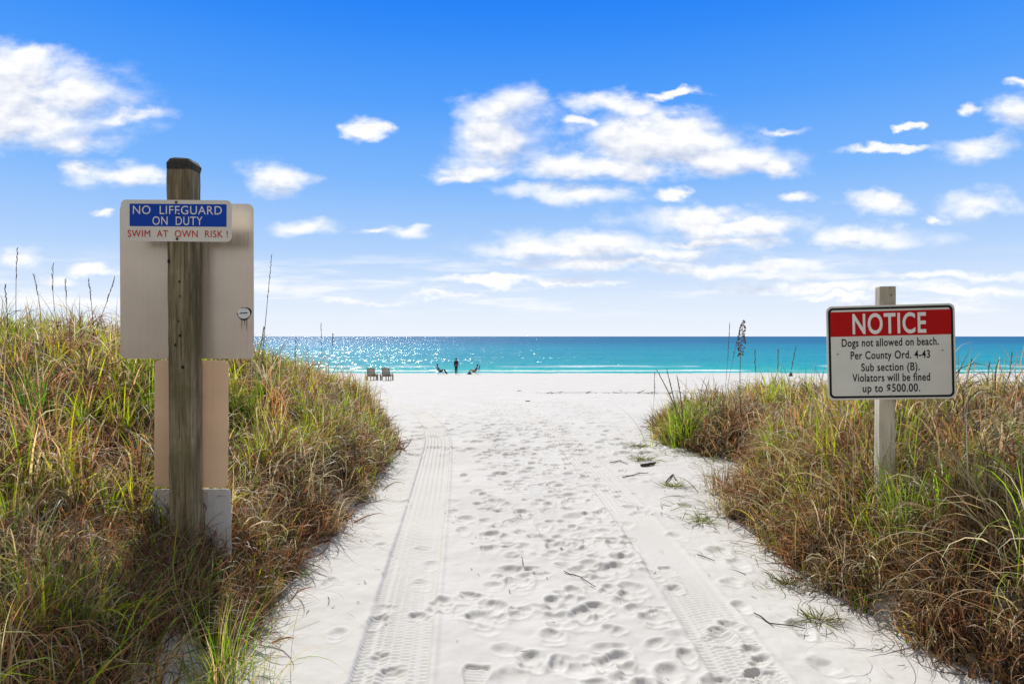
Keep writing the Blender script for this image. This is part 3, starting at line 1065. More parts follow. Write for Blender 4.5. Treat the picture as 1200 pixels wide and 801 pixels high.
clump(2.62, 3.75, 120, .12, .75, .3, .25, 1.3, .006, SILVER, 'grey green clump arching below the right corner of the notice', mixpal=DULL)
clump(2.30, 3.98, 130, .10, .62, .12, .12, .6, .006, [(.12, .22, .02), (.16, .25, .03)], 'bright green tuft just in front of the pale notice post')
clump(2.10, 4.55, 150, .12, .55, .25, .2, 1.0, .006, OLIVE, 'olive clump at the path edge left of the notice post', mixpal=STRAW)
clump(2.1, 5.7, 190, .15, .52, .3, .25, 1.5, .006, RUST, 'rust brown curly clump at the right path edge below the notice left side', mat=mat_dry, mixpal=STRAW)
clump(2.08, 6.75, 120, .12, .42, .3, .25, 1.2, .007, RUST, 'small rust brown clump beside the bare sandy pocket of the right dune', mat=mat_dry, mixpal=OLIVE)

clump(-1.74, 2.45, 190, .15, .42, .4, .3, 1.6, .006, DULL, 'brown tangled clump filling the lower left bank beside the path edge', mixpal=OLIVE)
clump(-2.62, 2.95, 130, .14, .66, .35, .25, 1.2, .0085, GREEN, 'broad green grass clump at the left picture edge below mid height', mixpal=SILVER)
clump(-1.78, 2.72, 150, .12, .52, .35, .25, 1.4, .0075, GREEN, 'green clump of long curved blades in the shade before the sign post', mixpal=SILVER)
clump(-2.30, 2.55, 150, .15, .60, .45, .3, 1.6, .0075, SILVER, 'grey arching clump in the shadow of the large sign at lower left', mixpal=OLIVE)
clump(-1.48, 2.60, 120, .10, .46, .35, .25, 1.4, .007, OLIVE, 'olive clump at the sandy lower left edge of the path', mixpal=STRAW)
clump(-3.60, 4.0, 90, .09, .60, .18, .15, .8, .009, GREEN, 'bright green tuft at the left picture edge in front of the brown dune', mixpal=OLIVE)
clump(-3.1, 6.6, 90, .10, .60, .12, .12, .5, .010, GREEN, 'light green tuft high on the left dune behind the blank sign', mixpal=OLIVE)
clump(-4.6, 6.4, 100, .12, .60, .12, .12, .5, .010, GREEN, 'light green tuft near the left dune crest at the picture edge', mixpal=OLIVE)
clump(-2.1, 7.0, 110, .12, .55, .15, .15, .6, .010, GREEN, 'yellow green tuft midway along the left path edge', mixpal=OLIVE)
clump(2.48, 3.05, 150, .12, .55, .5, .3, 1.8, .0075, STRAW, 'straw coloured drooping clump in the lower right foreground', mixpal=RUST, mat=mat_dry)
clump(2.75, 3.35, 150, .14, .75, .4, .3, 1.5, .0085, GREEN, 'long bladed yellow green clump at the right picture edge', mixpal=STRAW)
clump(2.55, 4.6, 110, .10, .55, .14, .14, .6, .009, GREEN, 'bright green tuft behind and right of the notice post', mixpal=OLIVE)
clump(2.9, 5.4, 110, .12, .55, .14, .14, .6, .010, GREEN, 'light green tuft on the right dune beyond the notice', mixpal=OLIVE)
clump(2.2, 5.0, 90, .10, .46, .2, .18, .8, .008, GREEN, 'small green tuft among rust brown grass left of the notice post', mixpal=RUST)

# ------------------------------------------------------------------ tall stalks
def stalk(top, base, d, label, kind=0, thick=.0035, name='grass_stalk'):
    t = Vector(W3(top[0], top[1], d))
    b = Vector(W3(base[0], base[1], d))
    dirn = (t - b)
    b = b - dirn.normalized() * 0.35               # root hidden in the grass
    if kind == 0:
        thick *= .62
    e = empty(name, b, label, 'stalk', 'tall stalks above the dune grass')
    bm = bmesh.new()
    L = (t - b)
    sway = Vector((random.uniform(-.03, .03), random.uniform(-.04, .04), 0))
    pts = [L * s + sway * math.sin(math.pi * s) for s in (0, .2, .4, .6, .8, 1)]
    tube(bm, pts, [thick, thick * .95, thick * .85, thick * .75, thick * .6, thick * .35], 5)
    bm_obj('stem', bm, mat_greenstalk if kind == 3 else mat_stalk, e, True)
    bm = bmesh.new()
    rs = random.Random(int(top[0] * 7 + top[1]))

    def spikelet(p, dv, ln, w):
        dv = dv.normalized()
        s_ = dv.cross(Vector((.2, 1, .1))).normalized() * w
        n_ = dv.cross(s_).normalized() * w * .35
        mid = p + dv * ln * .45
        a_, b_ = bm.verts.new(p), bm.verts.new(p + dv * ln)
        ring = [bm.verts.new(mid + q) for q in (s_, n_, -s_, -n_)]
        for i in range(4):
            bm.faces.new((a_, ring[i], ring[(i + 1) % 4]))
            bm.faces.new((b_, ring[(i + 1) % 4], ring[i]))
    if kind == 1:                                   # sea-oat panicle of flat spikelets
        for i in range(84):
            s = .62 + .38 * i / 84
            p0 = L * s + sway * math.sin(math.pi * s)
            ang = rs.uniform(0, 6.28)
            reach = .035 * (1.1 - abs(s - .76) * 3.2)
            q = p0 + Vector((math.cos(ang), math.sin(ang), rs.uniform(-.5, .4))) * max(.010, reach)
            tube(bm, [p0, q], .0009, 3)
            spikelet(q, Vector((math.cos(ang) * .5, math.sin(ang) * .5, -.6)), rs.uniform(.022, .036), .0105)
        bm_obj('seed_head', bm, mat_seed, e)
    else:                                           # narrow spike
        n = 16 if kind != 3 else 10
        for i in range(n):
            s = .62 + .36 * i / n
            p0 = L * s + sway * math.sin(math.pi * s)
            ang = rs.uniform(0, 6.28)
            spikelet(p0, L.normalized() + Vector((math.cos(ang), math.sin(ang), 0)) * .25, rs.uniform(.03, .05), .0022 + .00028 * d)
        bm_obj('seed_spike', bm, mat_seed, e)
    return e


stalk((21, 289), (20, 352), 6.5, 'tallest thin seed stalk at the far left edge of the dune ridge', 0, .005)
stalk((63, 308), (67, 356), 6.8, 'tall thin stalk with a dark tip second tallest above the left ridge', 0, .005)
stalk((39, 320), (43, 352), 7.0, 'short faint stalk between the two tallest stalks of the left ridge', 0, .0035)
stalk((77, 326), (78, 358), 7.2, 'pale short stalk just right of the second tallest left ridge stalk', 0, .0035)
stalk((104, 325), (107, 362), 7.0, 'upright dark stalk on the left ridge near the blank sign back', 0, .006)
stalk((135, 323), (117, 368), 7.0, 'slanting stalk leaning right beside the left edge of the sign', 0, .006)
stalk((6, 333), (7, 352), 6.2, 'stubby dark stalk at the very left edge of the picture', 0, .006)
stalk((319, 297), (309, 402), 8.2, 'tall dark stalk right of the blank sign back against the sky', 0, .008)
stalk((309, 382), (302, 408), 8.0, 'short dark stalk hugging the right edge of the blank sign back', 0, .008)
stalk((376, 378), (374, 424), 11, 'thin lone stalk on the left dune crossing the bright sea horizon', 0, .006)
stalk((347, 394), (347, 418), 10, 'short green stalk on the left dune below the horizon glare', 0, .006)
stalk((871, 374), (869, 452), 8.8, 'sea oats stalk with thick dark seed head above the right dune', 1, .006, 'sea_oats')
stalk((855, 376), (849, 458), 8.9, 'slender stalk just left of the sea oats on the right dune', 0, .005)
stalk((868, 379), (852, 456), 9.1, 'curving thin stalk leaning towards the sea oats seed head', 0, .0045)
stalk((885, 408), (888, 452), 8.6, 'thin stalk just right of the sea oats against the sea', 0, .004)
stalk((912, 408), (912, 448), 8.4, 'faint upright stalk midway between sea oats and notice sign', 0, .003)
stalk((933, 405), (925, 448), 8.2, 'faint leaning stalk above the dark bundle by the water', 0, .003)
stalk((767, 434), (764, 482), 9.6, 'faint dry stalk at the left tip of the right dune', 0, .004)
stalk((769, 432), (787, 470), 9.6, 'thick stalk leaning left from the green clump on the right dune', 3, .010)
stalk((781, 431), (790, 470), 9.7, 'thick middle stalk of the green clump on the right dune', 3, .010)
stalk((793, 439), (797, 472), 9.6, 'thick upright right hand stalk of the green clump on the right dune', 3, .011)
stalk((1140, 420), (1134, 456), 7.2, 'thin stalk beside the right edge of the notice against the sea', 0, .003)
stalk((1160, 424), (1158, 456), 7.0, 'thin stalk midway between the notice and the right picture edge', 0, .003)
stalk((1186, 412), (1180, 456), 6.6, 'taller thin stalk near the right picture edge against the sea', 0, .003)

# ------------------------------------------------------------------ litter on the sand
B = Batch()
def litter(n, xf, yf, Lr, pal, wd):
    Y = yf(n); X = xf(Y)
    root = np.stack([X, Y, ground_z(X, Y) + .006], -1)
    B.add(blades(root, rng.uniform(0, 6.28, n), rng.normal(1.45, .12, n), rng.normal(.1, .25, n), rng.uniform(*Lr, n),
                 wd * rng.uniform(.6, 1.4, n) * (1 + .12 * Y), pick(pal, n, .3), pick(pal, n, .3), 6, 1.2, rng.normal(0, 1.6, n), rng.normal(0, .3, n), 2.0))
litter(300, lambda Y: br(Y) - np.abs(rng.normal(0, .28, len(Y))), lambda n: rng.uniform(2.8, 12, n), (.04, .26), DULL + OLIVE, .0028)
litter(380, lambda Y: br(Y) - .1 - np.abs(rng.normal(0, .30, len(Y))), lambda n: rng.uniform(5.8, 9.5, n), (.06, .34), DULL + OLIVE, .0034)
litter(200, lambda Y: bl(Y) + np.abs(rng.normal(0, .2, len(Y))), lambda n: rng.uniform(2.4, 10, n), (.04, .28), DULL + OLIVE, .0026)
litter(260, lambda Y: rng.uniform(-1.3, 1.9, len(Y)), lambda n: rng.uniform(2.5, 18, n), (.01, .05), DULL, .004)
litter(90, lambda Y: rng.uniform(1, 9, len(Y)), lambda n: rng.normal(29.7, .25, n), (.15, .7), DULL, .010)
o_ = B.build('plant_litter', mat_litter)
tag(o_, 'scattered dead grass runners and bits of weed lying on the sand', 'litter', kind='stuff')


def on_sand(px, py, d):
    x = (px - 600) * d / F
    return x, d, float(ground_z(x, d))


def twig(pix, thick, label, name='twig', mat=None, lift=.012):
    """thin stick lying on the sand through photo points (px, depth)"""
    bm = bmesh.new()
    pts = []
    for px, d in pix:
        x, y, z = on_sand(px, 0, d)
        pts.append(Vector((x, y, z + lift)))
    o0 = pts[0].copy()
    fine = []
    for a_, b_ in zip(pts, pts[1:]):
        for k in range(3):
            fine.append(a_.lerp(b_, k / 3) - o0 + Vector((random.gauss(0, .004), random.gauss(0, .004), random.gauss(0, .002))))
    fine.append(pts[-1] - o0)
    n = len(fine)
    tube(bm, fine, [thick * (1 - .6 * abs(i / (n - 1) - .3)) for i in range(n)], 5)
    # a side shoot
    mid = fine[n // 2]
    d_ = (fine[-1] - fine[0]).normalized()
    sd_ = Vector((-d_.y, d_.x, .1)) * random.choice((-1, 1))
    tube(bm, [mid, mid + (d_ * .6 + sd_ * .5) * (fine[-1] - fine[0]).length * .22], [thick * .6, thick * .25], 4)
    ob = bm_obj(name, bm, mat or mat_drift, None, True)
    ob.location = o0
    return tag(ob, label, 'twig')


twig([(662, 4.48), (680, 4.38), (698, 4.2)], .0035, 'thin bent twig lying mid path between the footprints')
twig([(886, 3.78), (905, 3.66), (945, 3.60)], .004, 'long curved twig on the right of the path beside the tread marks')
twig([(818, 4.82), (838, 4.68)], .004, 'short straight twig on the sand below the right dune')
twig([(612, 4.72), (614, 4.58)], .003, 'tiny upright looking twig in the centre of the path')
twig([(714, 8.4), (726, 8.5), (736, 8.3)], .006, 'forked dry twig left of the driftwood on the right of the path')
twig([(730, 7.5), (748, 7.7), (760, 7.75)], .006, 'crooked dark twig below the driftwood')
twig([(780, 7.2), (788, 7.6), (794, 7.3)], .008, 'bent dark root end sticking from the sandy pocket of the right dune')
dw = twig([(752, 8.15), (768, 8.3)], .022, 'short dark piece of driftwood on the sand left of the right dune', 'driftwood', lift=.02)
dw['category'] = 'driftwood'
twig([(378, 5.05), (398, 5.35)], .006, 'brown root stub poking out of the sandy bank of the left dune', mat=mat_drift)
twig([(1147, 3.25), (1160, 3.05), (1188, 2.9)], .006, 'reddish bent stem lying at the bottom right corner of the sand')
twig([(606, 33), (611, 33.1)], .02, 'distant dark stick lying on the open beach')
twig([(616, 20.2), (621, 20.3)], .018, 'dark weed stick on the beach where the path ends')


def mat_patch(px, d, r, label, n=70, pal=OLIVE):
    x, y, z = on_sand(px, 0, d)
    a = rng.uniform(0, 6.28, n)
    rr = np.abs(rng.normal(0, r * .5, n))
    rx, ry = rr * np.cos(a) * 1.4, rr * np.sin(a)
    root = np.stack([rx, ry, ground_z(x + rx, y + ry) - z + .008], -1)
    b_ = Batch()
    b_.add(blades(root, a + rng.normal(0, .8, n), rng.normal(1.2, .2, n), rng.normal(.35, .3, n), rng.uniform(.05, .16, n), np.full(n, .004 + .0004 * d),
                  pick(pal, n), pick(pal, n), 5, 1.3, rng.normal(0, 1, n)))
    ob = b_.build('creeping_plant', mat_litter)
    ob.location = (x, y, z)
    return tag(ob, label, 'plant', 'small creeping plants on the sand')


mat_patch(752, 8.6, .16, 'flat green creeping plant beside the driftwood', 110)
mat_patch(748, 9.7, .14, 'flat green creeper on the sand at the left tip of the right dune', 90)
mat_patch(790, 7.0, .15, 'low olive creeper in the sandy pocket below the right dune end', 90)
mat_patch(822, 5.7, .12, 'small brownish creeper below the rust brown clump', 90)
mat_patch(925, 4.25, .13, 'flat dead creeper on the sand left of the notice post foot', 110, OLIVE + DULL)
mat_patch(962, 3.72, .10, 'dry creeper with runners at the right foreground sand edge', 90, DULL + OLIVE)
mat_patch(330, 4.45, .06, 'small olive weed on the bank at the left path edge', 60, OLIVE + RUST)
mat_patch(355, 4.4, .07, 'sparse green sprig on the sand right of the left dune edge', 24, GREEN)


# ------------------------------------------------------------------ lettering
def _cap():
    cu = bpy.data.curves.new('text', 'FONT'); cu.body = 'H'; cu.size = 1.0
    to = bpy.data.objects.new('text', cu); COL.objects.link(to)
    bpy.context.view_layer.update()
    me = bpy.data.meshes.new_from_object(to.evaluated_get(bpy.context.evaluated_depsgraph_get()))
    h = max(v.co.y for v in me.vertices)
    bpy.data.objects.remove(to); bpy.data.meshes.remove(me)
    return h
CAP = _cap()
print('CAP', CAP)


def lettering(parent, text, x0, x1, zc, h, y, mat, weight=0.0, name='lettering'):
    cu = bpy.data.curves.new('text', 'FONT')
    cu.body = text
    cu.size = 1.0
    cu.offset = weight
    cu.space_character = 1.08
    cu.extrude = 0.0
    to = bpy.data.objects.new('text', cu)
    COL.objects.link(to)
    bpy.context.view_layer.update()
    me = bpy.data.meshes.new_from_object(to.evaluated_get(bpy.context.evaluated_depsgraph_get()))
    bpy.data.objects.remove(to)
    co = np.empty(len(me.vertices) * 3)
    me.vertices.foreach_get('co', co)
    co = co.reshape(-1, 3)
    lo, hi = co[:, 0].min(), co[:, 0].max()
    cap = CAP
    X = x0 + (co[:, 0] - lo) / (hi - lo) * (x1 - x0)
    Z = zc - h / 2 + co[:, 1] / cap * h
    me.vertices.foreach_set('co', np.stack([X, np.full(len(X), y), Z], -1).ravel())
    bm = bmesh.new()
    bm.from_mesh(me)
    bpy.data.meshes.remove(me)
    bm.normal_update()
    for f in bm.faces:
        if f.normal.y > 0:
            f.normal_flip()
    # one mesh per word: split where the gap between letters is wide
    fs_ = sorted(bm.faces, key=lambda f: min(v.co.x for v in f.verts))
    gap = 0.24 * h / cap * ((x1 - x0) / (hi - lo)) / (h / cap)
    words, right = [], -1e9
    for f in fs_:
        a0 = min(v.co.x for v in f.verts)
        if a0 > right + gap:
            words.append([])
        words[-1].append(f)
        right = max(right, max(v.co.x for v in f.verts))
    for wf in words:
        vs, ids = [], {}
        polys = []
        for f in wf:
            pl = []
            for v in f.verts:
                if v.index not in ids:
                    ids[v.index] = len(vs)
                    vs.append(tuple(v.co))
                pl.append(ids[v.index])
            polys.append(pl)
        wm = bpy.data.meshes.new(name)
        wm.from_pydata(vs, [], polys)
        link_mesh(name, wm, mat, parent)
    bm.free()


def bolt(parent, x, y, z, r=.008):
    bm = bmesh.new()
    n = 8
    a_ = [bm.verts.new((x + r * math.cos(k * 2 * math.pi / n), y, z + r * math.sin(k * 2 * math.pi / n))) for k in range(n)]
    b_ = [bm.verts.new((x + r * .7 * math.cos(k * 2 * math.pi / n), y - .006, z + r * .7 * math.sin(k * 2 * math.pi / n))) for k in range(n)]
    for k in range(n):
        bm.faces.new((a_[k], a_[(k + 1) % n], b_[(k + 1) % n], b_[k]))
    bm.faces.new(b_)
    bm_obj('bolt', bm, mat_bolt, parent)


# ------------------------------------------------------------------ left sign post
pz = 0.15
LS = empty('beach_sign', (-1.829, 3.817, pz), 'weathered grey post with blue and white lifeguard sign and blank metal sign backs', 'sign')
def rel(x, y, z): return (x + 1.829, y - 3.817, z - pz)
hw, hd = .0667, .067
bm = bmesh.new()
# post body with slightly rounded arrises and a bowed, rough surface
nz = 40
top = 2.47 - pz
rings = []
for i in range(nz + 1):
    z = -.35 + (top + .35) * i / nz
    ring = []
    c = .010
    for (x, y) in ((-hw + c, -hd), (hw - c, -hd), (hw, -hd + c), (hw, hd - c), (hw - c, hd), (-hw + c, hd), (-hw, hd - c), (-hw, -hd + c)):
        j = .0022
        ring.append(bm.verts.new((x + random.gauss(0, j * .5) + .004 * math.sin(z * 1.7), y + random.gauss(0, j * .4), z)))
    rings.append(ring)
for r0, r1 in zip(rings, rings[1:]):
    for k in range(8):
        bm.faces.new((r0[k], r0[(k + 1) % 8], r1[(k + 1) % 8], r1[k]))
bm.faces.new(rings[0][::-1]); bm.faces.new(rings[-1])
post = bm_obj('post', bm, mat_oldwood, LS)
# dark weathered, chamfered top
bm = bmesh.new()
lv = []
for z, s in ((top + .001, 1.03), (top + .035, 1.05), (top + .058, .84), (top + .066, .62)):
    lv.append([bm.verts.new((x * s + random.gauss(0, .002), y * s, z + random.gauss(0, .002))) for x, y in
               ((-hw + .012, -hd), (hw - .012, -hd), (hw, -hd + .012), (hw, hd - .012), (hw - .012, hd), (-hw + .012, hd), (-hw, hd - .012), (-hw, -hd + .012))])
for r0, r1 in zip(lv, lv[1:]):
    for k in range(8):
        bm.faces.new((r0[k], r0[(k + 1) % 8], r1[(k + 1) % 8], r1[k]))
bm.faces.new(lv[-1]); bm.faces.new(lv[0][::-1])
bm_obj('post_cap', bm, mat_capwood, LS)
# nail and bolt holes, knots
for (px, py, r) in ((210.5, 330, .006), (211, 347, .005), (209.5, 376, .005), (211, 393, .008), (205.5, 404, .007), (214, 430, .009), (198, 306, .009)):
    bm = bmesh.new()
    x, y, z = rel(*W3(px, py, 3.747))
    n = 7
    vs = [bm.verts.new((x + r * math.cos(k * 6.283 / n) * .9, -hd - .0035, z + r * math.sin(k * 6.283 / n) * 1.2)) for k in range(n)]
    bm.faces.new(vs)
    bm_obj('nail_hole', bm, mat_black, LS)


def sign_plate(parent, name, px0, px1, py0, py1, d, mat, rad, th=.003, roll=0.0):
    a_, b_ = W3(px0, py0, d), W3(px1, py1, d)
    cx, cz = (a_[0] + b_[0]) / 2, (a_[2] + b_[2]) / 2
    w, h = b_[0] - a_[0], a_[2] - b_[2]
    bm = bmesh.new()
    plate(bm, rrect(w, h, rad), 0, th)
    ob = bm_obj(name, bm, mat, parent)
    ob.location = rel(cx, d, cz)
    ob.rotation_euler = (0, roll, 0)
    return ob, w, h


big, w, h = sign_plate(LS, 'large_sign_back', 141, 297.5, 239, 420, 3.889, mat_alu, .035)
mid_, w2_, h2_ = sign_plate(LS, 'tan_sign_back', 180.5, 267, 422, 571, 3.893, mat_alu_tan, .03, roll=R(.5))
low_, w3_, h3_ = sign_plate(LS, 'grey_sign_back', 178, 270, 573, 670, 3.899, mat_alu_grey, .025, roll=R(-.5))
# torn round sticker with runs of glue on the large blank back
bm = bmesh.new()
sx, sz = W3(286, 367, 3.889)[0] - (W3(141, 0, 3.889)[0] + W3(297.5, 0, 3.889)[0]) / 2, W3(0, 367, 3.889)[2] - (W3(0, 239, 3.889)[2] + W3(0, 420, 3.889)[2]) / 2
pts = [(sx + .036 * math.cos(a) * random.uniform(.85, 1.1), sz + .031 * math.sin(a) * random.uniform(.85, 1.1)) for a in np.linspace(0, 6.283, 17)[:-1]]
plate(bm, pts, -.0012, -.0004)
stk = bm_obj('sticker', bm, mat_sticker, big)
bm = bmesh.new()
n = 16
for k in range(n):
    if k in (5, 6, 7):
        continue
    a0, a1 = 6.283 * k / n, 6.283 * (k + 1) / n
    q = []
    for a, s in ((a0, 1.02), (a1, 1.02), (a1, 1.2 + .12 * math.sin(a1 * 3)), (a0, 1.2 + .12 * math.sin(a0 * 3))):
        q.append(bm.verts.new((sx + .036 * math.cos(a) * s, -.0016, sz + .031 * math.sin(a) * s)))
    bm.faces.new(q)
for (x_, l_) in ((-.012, .05), (.004, .035), (.016, .06)):
    q = [bm.verts.new((sx + x_ + i * .0018, -.0016, sz - .037 - j * l_)) for i, j in ((-1, 0), (1, 0), (.4, 1), (-.4, 1))]
    bm.faces.new(q)
q = [bm.verts.new((sx + x_, -.0020, sz + z_)) for x_, z_ in ((-.026, -.003), (.02, .0), (.022, .006), (-.024, .002))]
bm.faces.new(q)
bm_obj('sticker_stain', bm, mat_black, big)

fs, w, h = sign_plate(LS, 'sign_panel', 142, 272, 234.5, 283, 3.7445, mat_signwhite, .030, .0025, R(.4))
def fx(px): return (px - 207) * 3.7445 / F
def fz(py): return -(py - 258.75) * 3.7445 / F
bm = bmesh.new()
plate(bm, rrect(fx(266) - fx(152.5), fz(239.2) - fz(265.5), .003, 3, (fx(266) + fx(152.5)) / 2, (fz(239.2) + fz(265.5)) / 2), -.0006, 0)
bf = bm_obj('blue_field', bm, mat_blue, fs)
lettering(fs, 'NO  LIFEGUARD', fx(156.5), fx(260.5), fz(246.4), .0455, -.0018, mat_letterwhite, .0)
lettering(fs, 'ON  DUTY', fx(179.5), fx(238), fz(258.9), .0455, -.0018, mat_letterwhite, .0)
lettering(fs, 'SWIM  AT  OWN  RISK !', fx(150.5), fx(267.5), fz(274), .0365, -.0018, mat_letterred, .0)
bolt(fs, fx(207), 0, fz(237.2), .008)
bolt(fs, fx(208), -.0022, fz(251.2), .006)
bolt(fs, fx(208.2), 0, fz(280), .008)

# ------------------------------------------------------------------ right notice sign
nzb = float(ground_z(2.35, 4.27))
RS = empty('notice_sign', (2.350, 4.30, nzb), 'red and white notice about dogs on a pale square wooden post', 'sign')
bm = bmesh.new()
vs = bbox(bm, -.047, .047, -.047, .047, -.4, 1.862 - nzb)
bmesh.ops.bevel(bm, geom=bm.edges[:], offset=.004, segments=1, affect='EDGES')
bmesh.ops.subdivide_edges(bm, edges=[e for e in bm.edges if abs(e.verts[0].co.z - e.verts[1].co.z) > .5], cuts=20)
po = bm_obj('post', bm, mat_palewood, RS)
po.rotation_euler = (0, 0, R(-11))
bm = bmesh.new()
vv = [bm.verts.new((.018 + .004 * math.cos(k * .9), -.0478, 1.862 - nzb - .055 + .005 * math.sin(k * .9))) for k in range(7)]
bm.faces.new(vv)
kn = bm_obj('nail_hole', bm, mat_black, po)
SW, SH = .755, .583
bm = bmesh.new()
plate(bm, rrect(SW, SH, .035, 8), -.0015, .0015)
pn = bm_obj('sign_panel', bm, mat_noticewhite, RS)
yaw = R(-6)
pn.rotation_euler = Matrix.Rotation(yaw, 4, 'Z').__matmul__(Matrix.Rotation(R(-1.4), 4, 'Y')).to_euler()
pc = W3(1043.7, 412.4, 4.22)
pn.location = (pc[0] - 2.350, pc[1] - 4.30, pc[2] - nzb)
def nx_(f): return (f - .5) * SW
def nz_(f): return (.5 - f) * SH
bm = bmesh.new()
ring_plate(bm, rrect(SW - .022, SH - .022, .030, 8), rrect(SW - .048, SH - .048, .020, 8), -.0027, -.0017)
bm_obj('border', bm, mat_black, pn)
bm = bmesh.new()
plate(bm, rrect(.938 * SW, .262 * SH, .004, 3, 0, (nz_(.062) + nz_(.324)) / 2), -.0024, -.0016)
bm_obj('red_band', bm, mat_red, pn)
lettering(pn, 'NOTICE', nx_(.205), nx_(.778), nz_(.194), .205 * SH, -.0036, mat_letterwhite, .02)
cap = .080 * SH
for txt, a_, b_, zc in (('Dogs not allowed on beach.', .118, .872, .392), ('Per County Ord. 4-43', .186, .803, .527), ('Sub section (B).', .268, .722, .655),
                        ('Violators will be fined', .196, .800, .766), ('up to $500.00.', .275, .722, .878)):
    lettering(pn, txt, nx_(a_), nx_(b_), nz_(zc), cap, -.0026, mat_black, .016)
bolt(pn, 0, -.0027, nz_(.028), .006)
bolt(pn, 0, -.0027, nz_(.965), .006)
bolt(pn, nx_(.9), -.0016, nz_(.49), .004)
bolt(pn, nx_(.085), -.0016, nz_(.51), .004)

# ------------------------------------------------------------------ beach furniture
def lounge_chair():
    """wooden lounge chair seen from behind, facing the sea (+Y)"""
    e = empty('lounge_chair', (0, 0, 0), 'x', 'lounge chair', 'wooden lounge chairs on the beach')
    bm = bmesh.new()
    for s in (-1, 1):
        bar(bm, (s * .30, -.42, .36), (s * .30, 1.35, .36), .05, .07)
    for y in (-.42, .5, 1.33):
        bar(bm, (-.30, y, .36), (.30, y, .36), .05, .05)
    bm_obj('frame', bm, mat_chair, e)
    bm = bmesh.new()
    for k in range(12):
        y = .12 + k * .105
        bbox(bm, -.33, .33, y, y + .08, .397, .42)
    bm_obj('seat', bm, mat_chair, e)
    bm = bmesh.new()
    for k in range(7):
        x = -.30 + k * .1
        bar(bm, (x, .10, .42), (x, -.16, 1.06), .088, .022)
    for t in (.12, .9):
        bar(bm, (-.33, .10 - .26 * t - .03, .42 + .64 * t), (.33, .10 - .26 * t - .03, .42 + .64 * t), .03, .06)
    bm_obj('backrest', bm, mat_chair, e)
    for s in (-1, 1):
        bm = bmesh.new()
        bbox(bm, s * .43 - .04, s * .43 + .04, -.15, .62, .56, .585)
        bar(bm, (s * .42, -.05, .0), (s * .42, -.05, .56), .05, .05)
        bar(bm, (s * .42, .55, .0), (s * .42, .55, .56), .05, .05)
        bm_obj('armrest', bm, mat_chair, e)
    for x, y in ((-.30, -.36), (.30, -.36), (-.30, 1.28), (.30, 1.28)):
        bm = bmesh.new()
        bbox(bm, x - .035, x + .035, y - .035, y + .035, -.06, .325)
        bm_obj('leg', bm, mat_chair, e)
    return e


def copy_thing(src):
    c = src.copy(); COL.objects.link(c)
    for ch in list(src.children):
        k = ch.copy(); COL.objects.link(k); k.parent = c
        for g in ch.children:
            q = g.copy(); COL.objects.link(q); q.parent = k
    return c


ch1 = lounge_chair()
ch1['label'] = 'grey wooden lounge chair nearest the left dune, left of the low table'
x, y, z = on_sand(434.8, 0, 57)
ch1.location = (x, y, z)
ch2 = copy_thing(ch1)
ch2['label'] = 'grey wooden lounge chair right of the low table, facing the sea'
x, y, z = on_sand(452.2, 0, 56.5)
ch2.location = (x, y, z)
ch2.rotation_euler = (0, 0, R(-3))
x, y, z = on_sand(443.6, 0, 57)
tb = empty('side_table', (x, y, z), 'low round edged wooden table between the two lounge chairs', 'table')
bm = bmesh.new()
n = 14
a_ = [bm.verts.new((.24 * math.cos(k * 6.283 / n), .24 * math.sin(k * 6.283 / n), .44)) for k in range(n)]
b_ = [bm.verts.new((.24 * math.cos(k * 6.283 / n), .24 * math.sin(k * 6.283 / n), .47)) for k in range(n)]
bm.faces.new(a_[::-1]); bm.faces.new(b_)
for k in range(n):
    bm.faces.new((a_[k], a_[(k + 1) % n], b_[(k + 1) % n], b_[k]))
bm_obj('tabletop', bm, mat_chair, tb)
for s, t in ((-1, -1), (1, -1), (1, 1), (-1, 1)):
    bm = bmesh.new()
    bar(bm, (s * .15, t * .15, .44), (s * .19, t * .19, -.06), .04, .04)
    bm_obj('leg', bm, mat_chair, tb)

# ------------------------------------------------------------------ people
mat_skin = simple('skin', (0.34, 0.17, 0.10), 0.55, var=.05)
mat_wet = simple('dark_clothing', (0.012, 0.014, 0.022), 0.7, var=.2)
mat_hair = simple('dark_hair', (0.02, 0.014, 0.01), 0.6, var=.2)
mat_paleblue = simple('pale_blue_shirt', (0.10, 0.19, 0.28), 0.8, var=.1)
mat_dkblue = simple('blue_fabric', (0.012, 0.06, 0.20), 0.8, var=.1)
mat_orange = simple('orange_cloth', (0.62, 0.17, 0.05), 0.8, var=.1)
mat_tube = simple('chair_tube', (0.35, 0.35, 0.36), 0.4, metal=.8)


def skin_body(name, joints, edges, mat, parent, root=0, sub=2):
    me = bpy.data.meshes.new(name)
    me.from_pydata([j[:3] for j in joints], edges, [])
    ob = link_mesh(name, me, mat, parent)
    md = ob.modifiers.new('skin', 'SKIN')
    md.use_smooth_shade = True
    for i, j in enumerate(joints):
        r_ = j[3]
        me.skin_vertices[0].data[i].radius = r_ if isinstance(r_, tuple) else (r_, r_)
        me.skin_vertices[0].data[i].use_root = (i == root)
    s_ = ob.modifiers.new('smooth', 'SUBSURF')
    s_.levels = sub; s_.render_levels = sub
    return ob


def head_hair(parent, c, r, back):
    """hair shell over the skull"""
    bm = bmesh.new()
    bmesh.ops.create_uvsphere(bm, u_segments=14, v_segments=10, radius=r)
    for v_ in bm.verts:
        if Vector(v_.co).dot(Vector(back)) < -r * .25 and v_.co.z < r * .45:
            v_.co *= .80
        if v_.co.z < -r * .35:
            v_.co *= .8
        v_.co.z *= 1.12
        v_.co += Vector(c)
    bm_obj('hair', bm, mat_hair, parent, True)


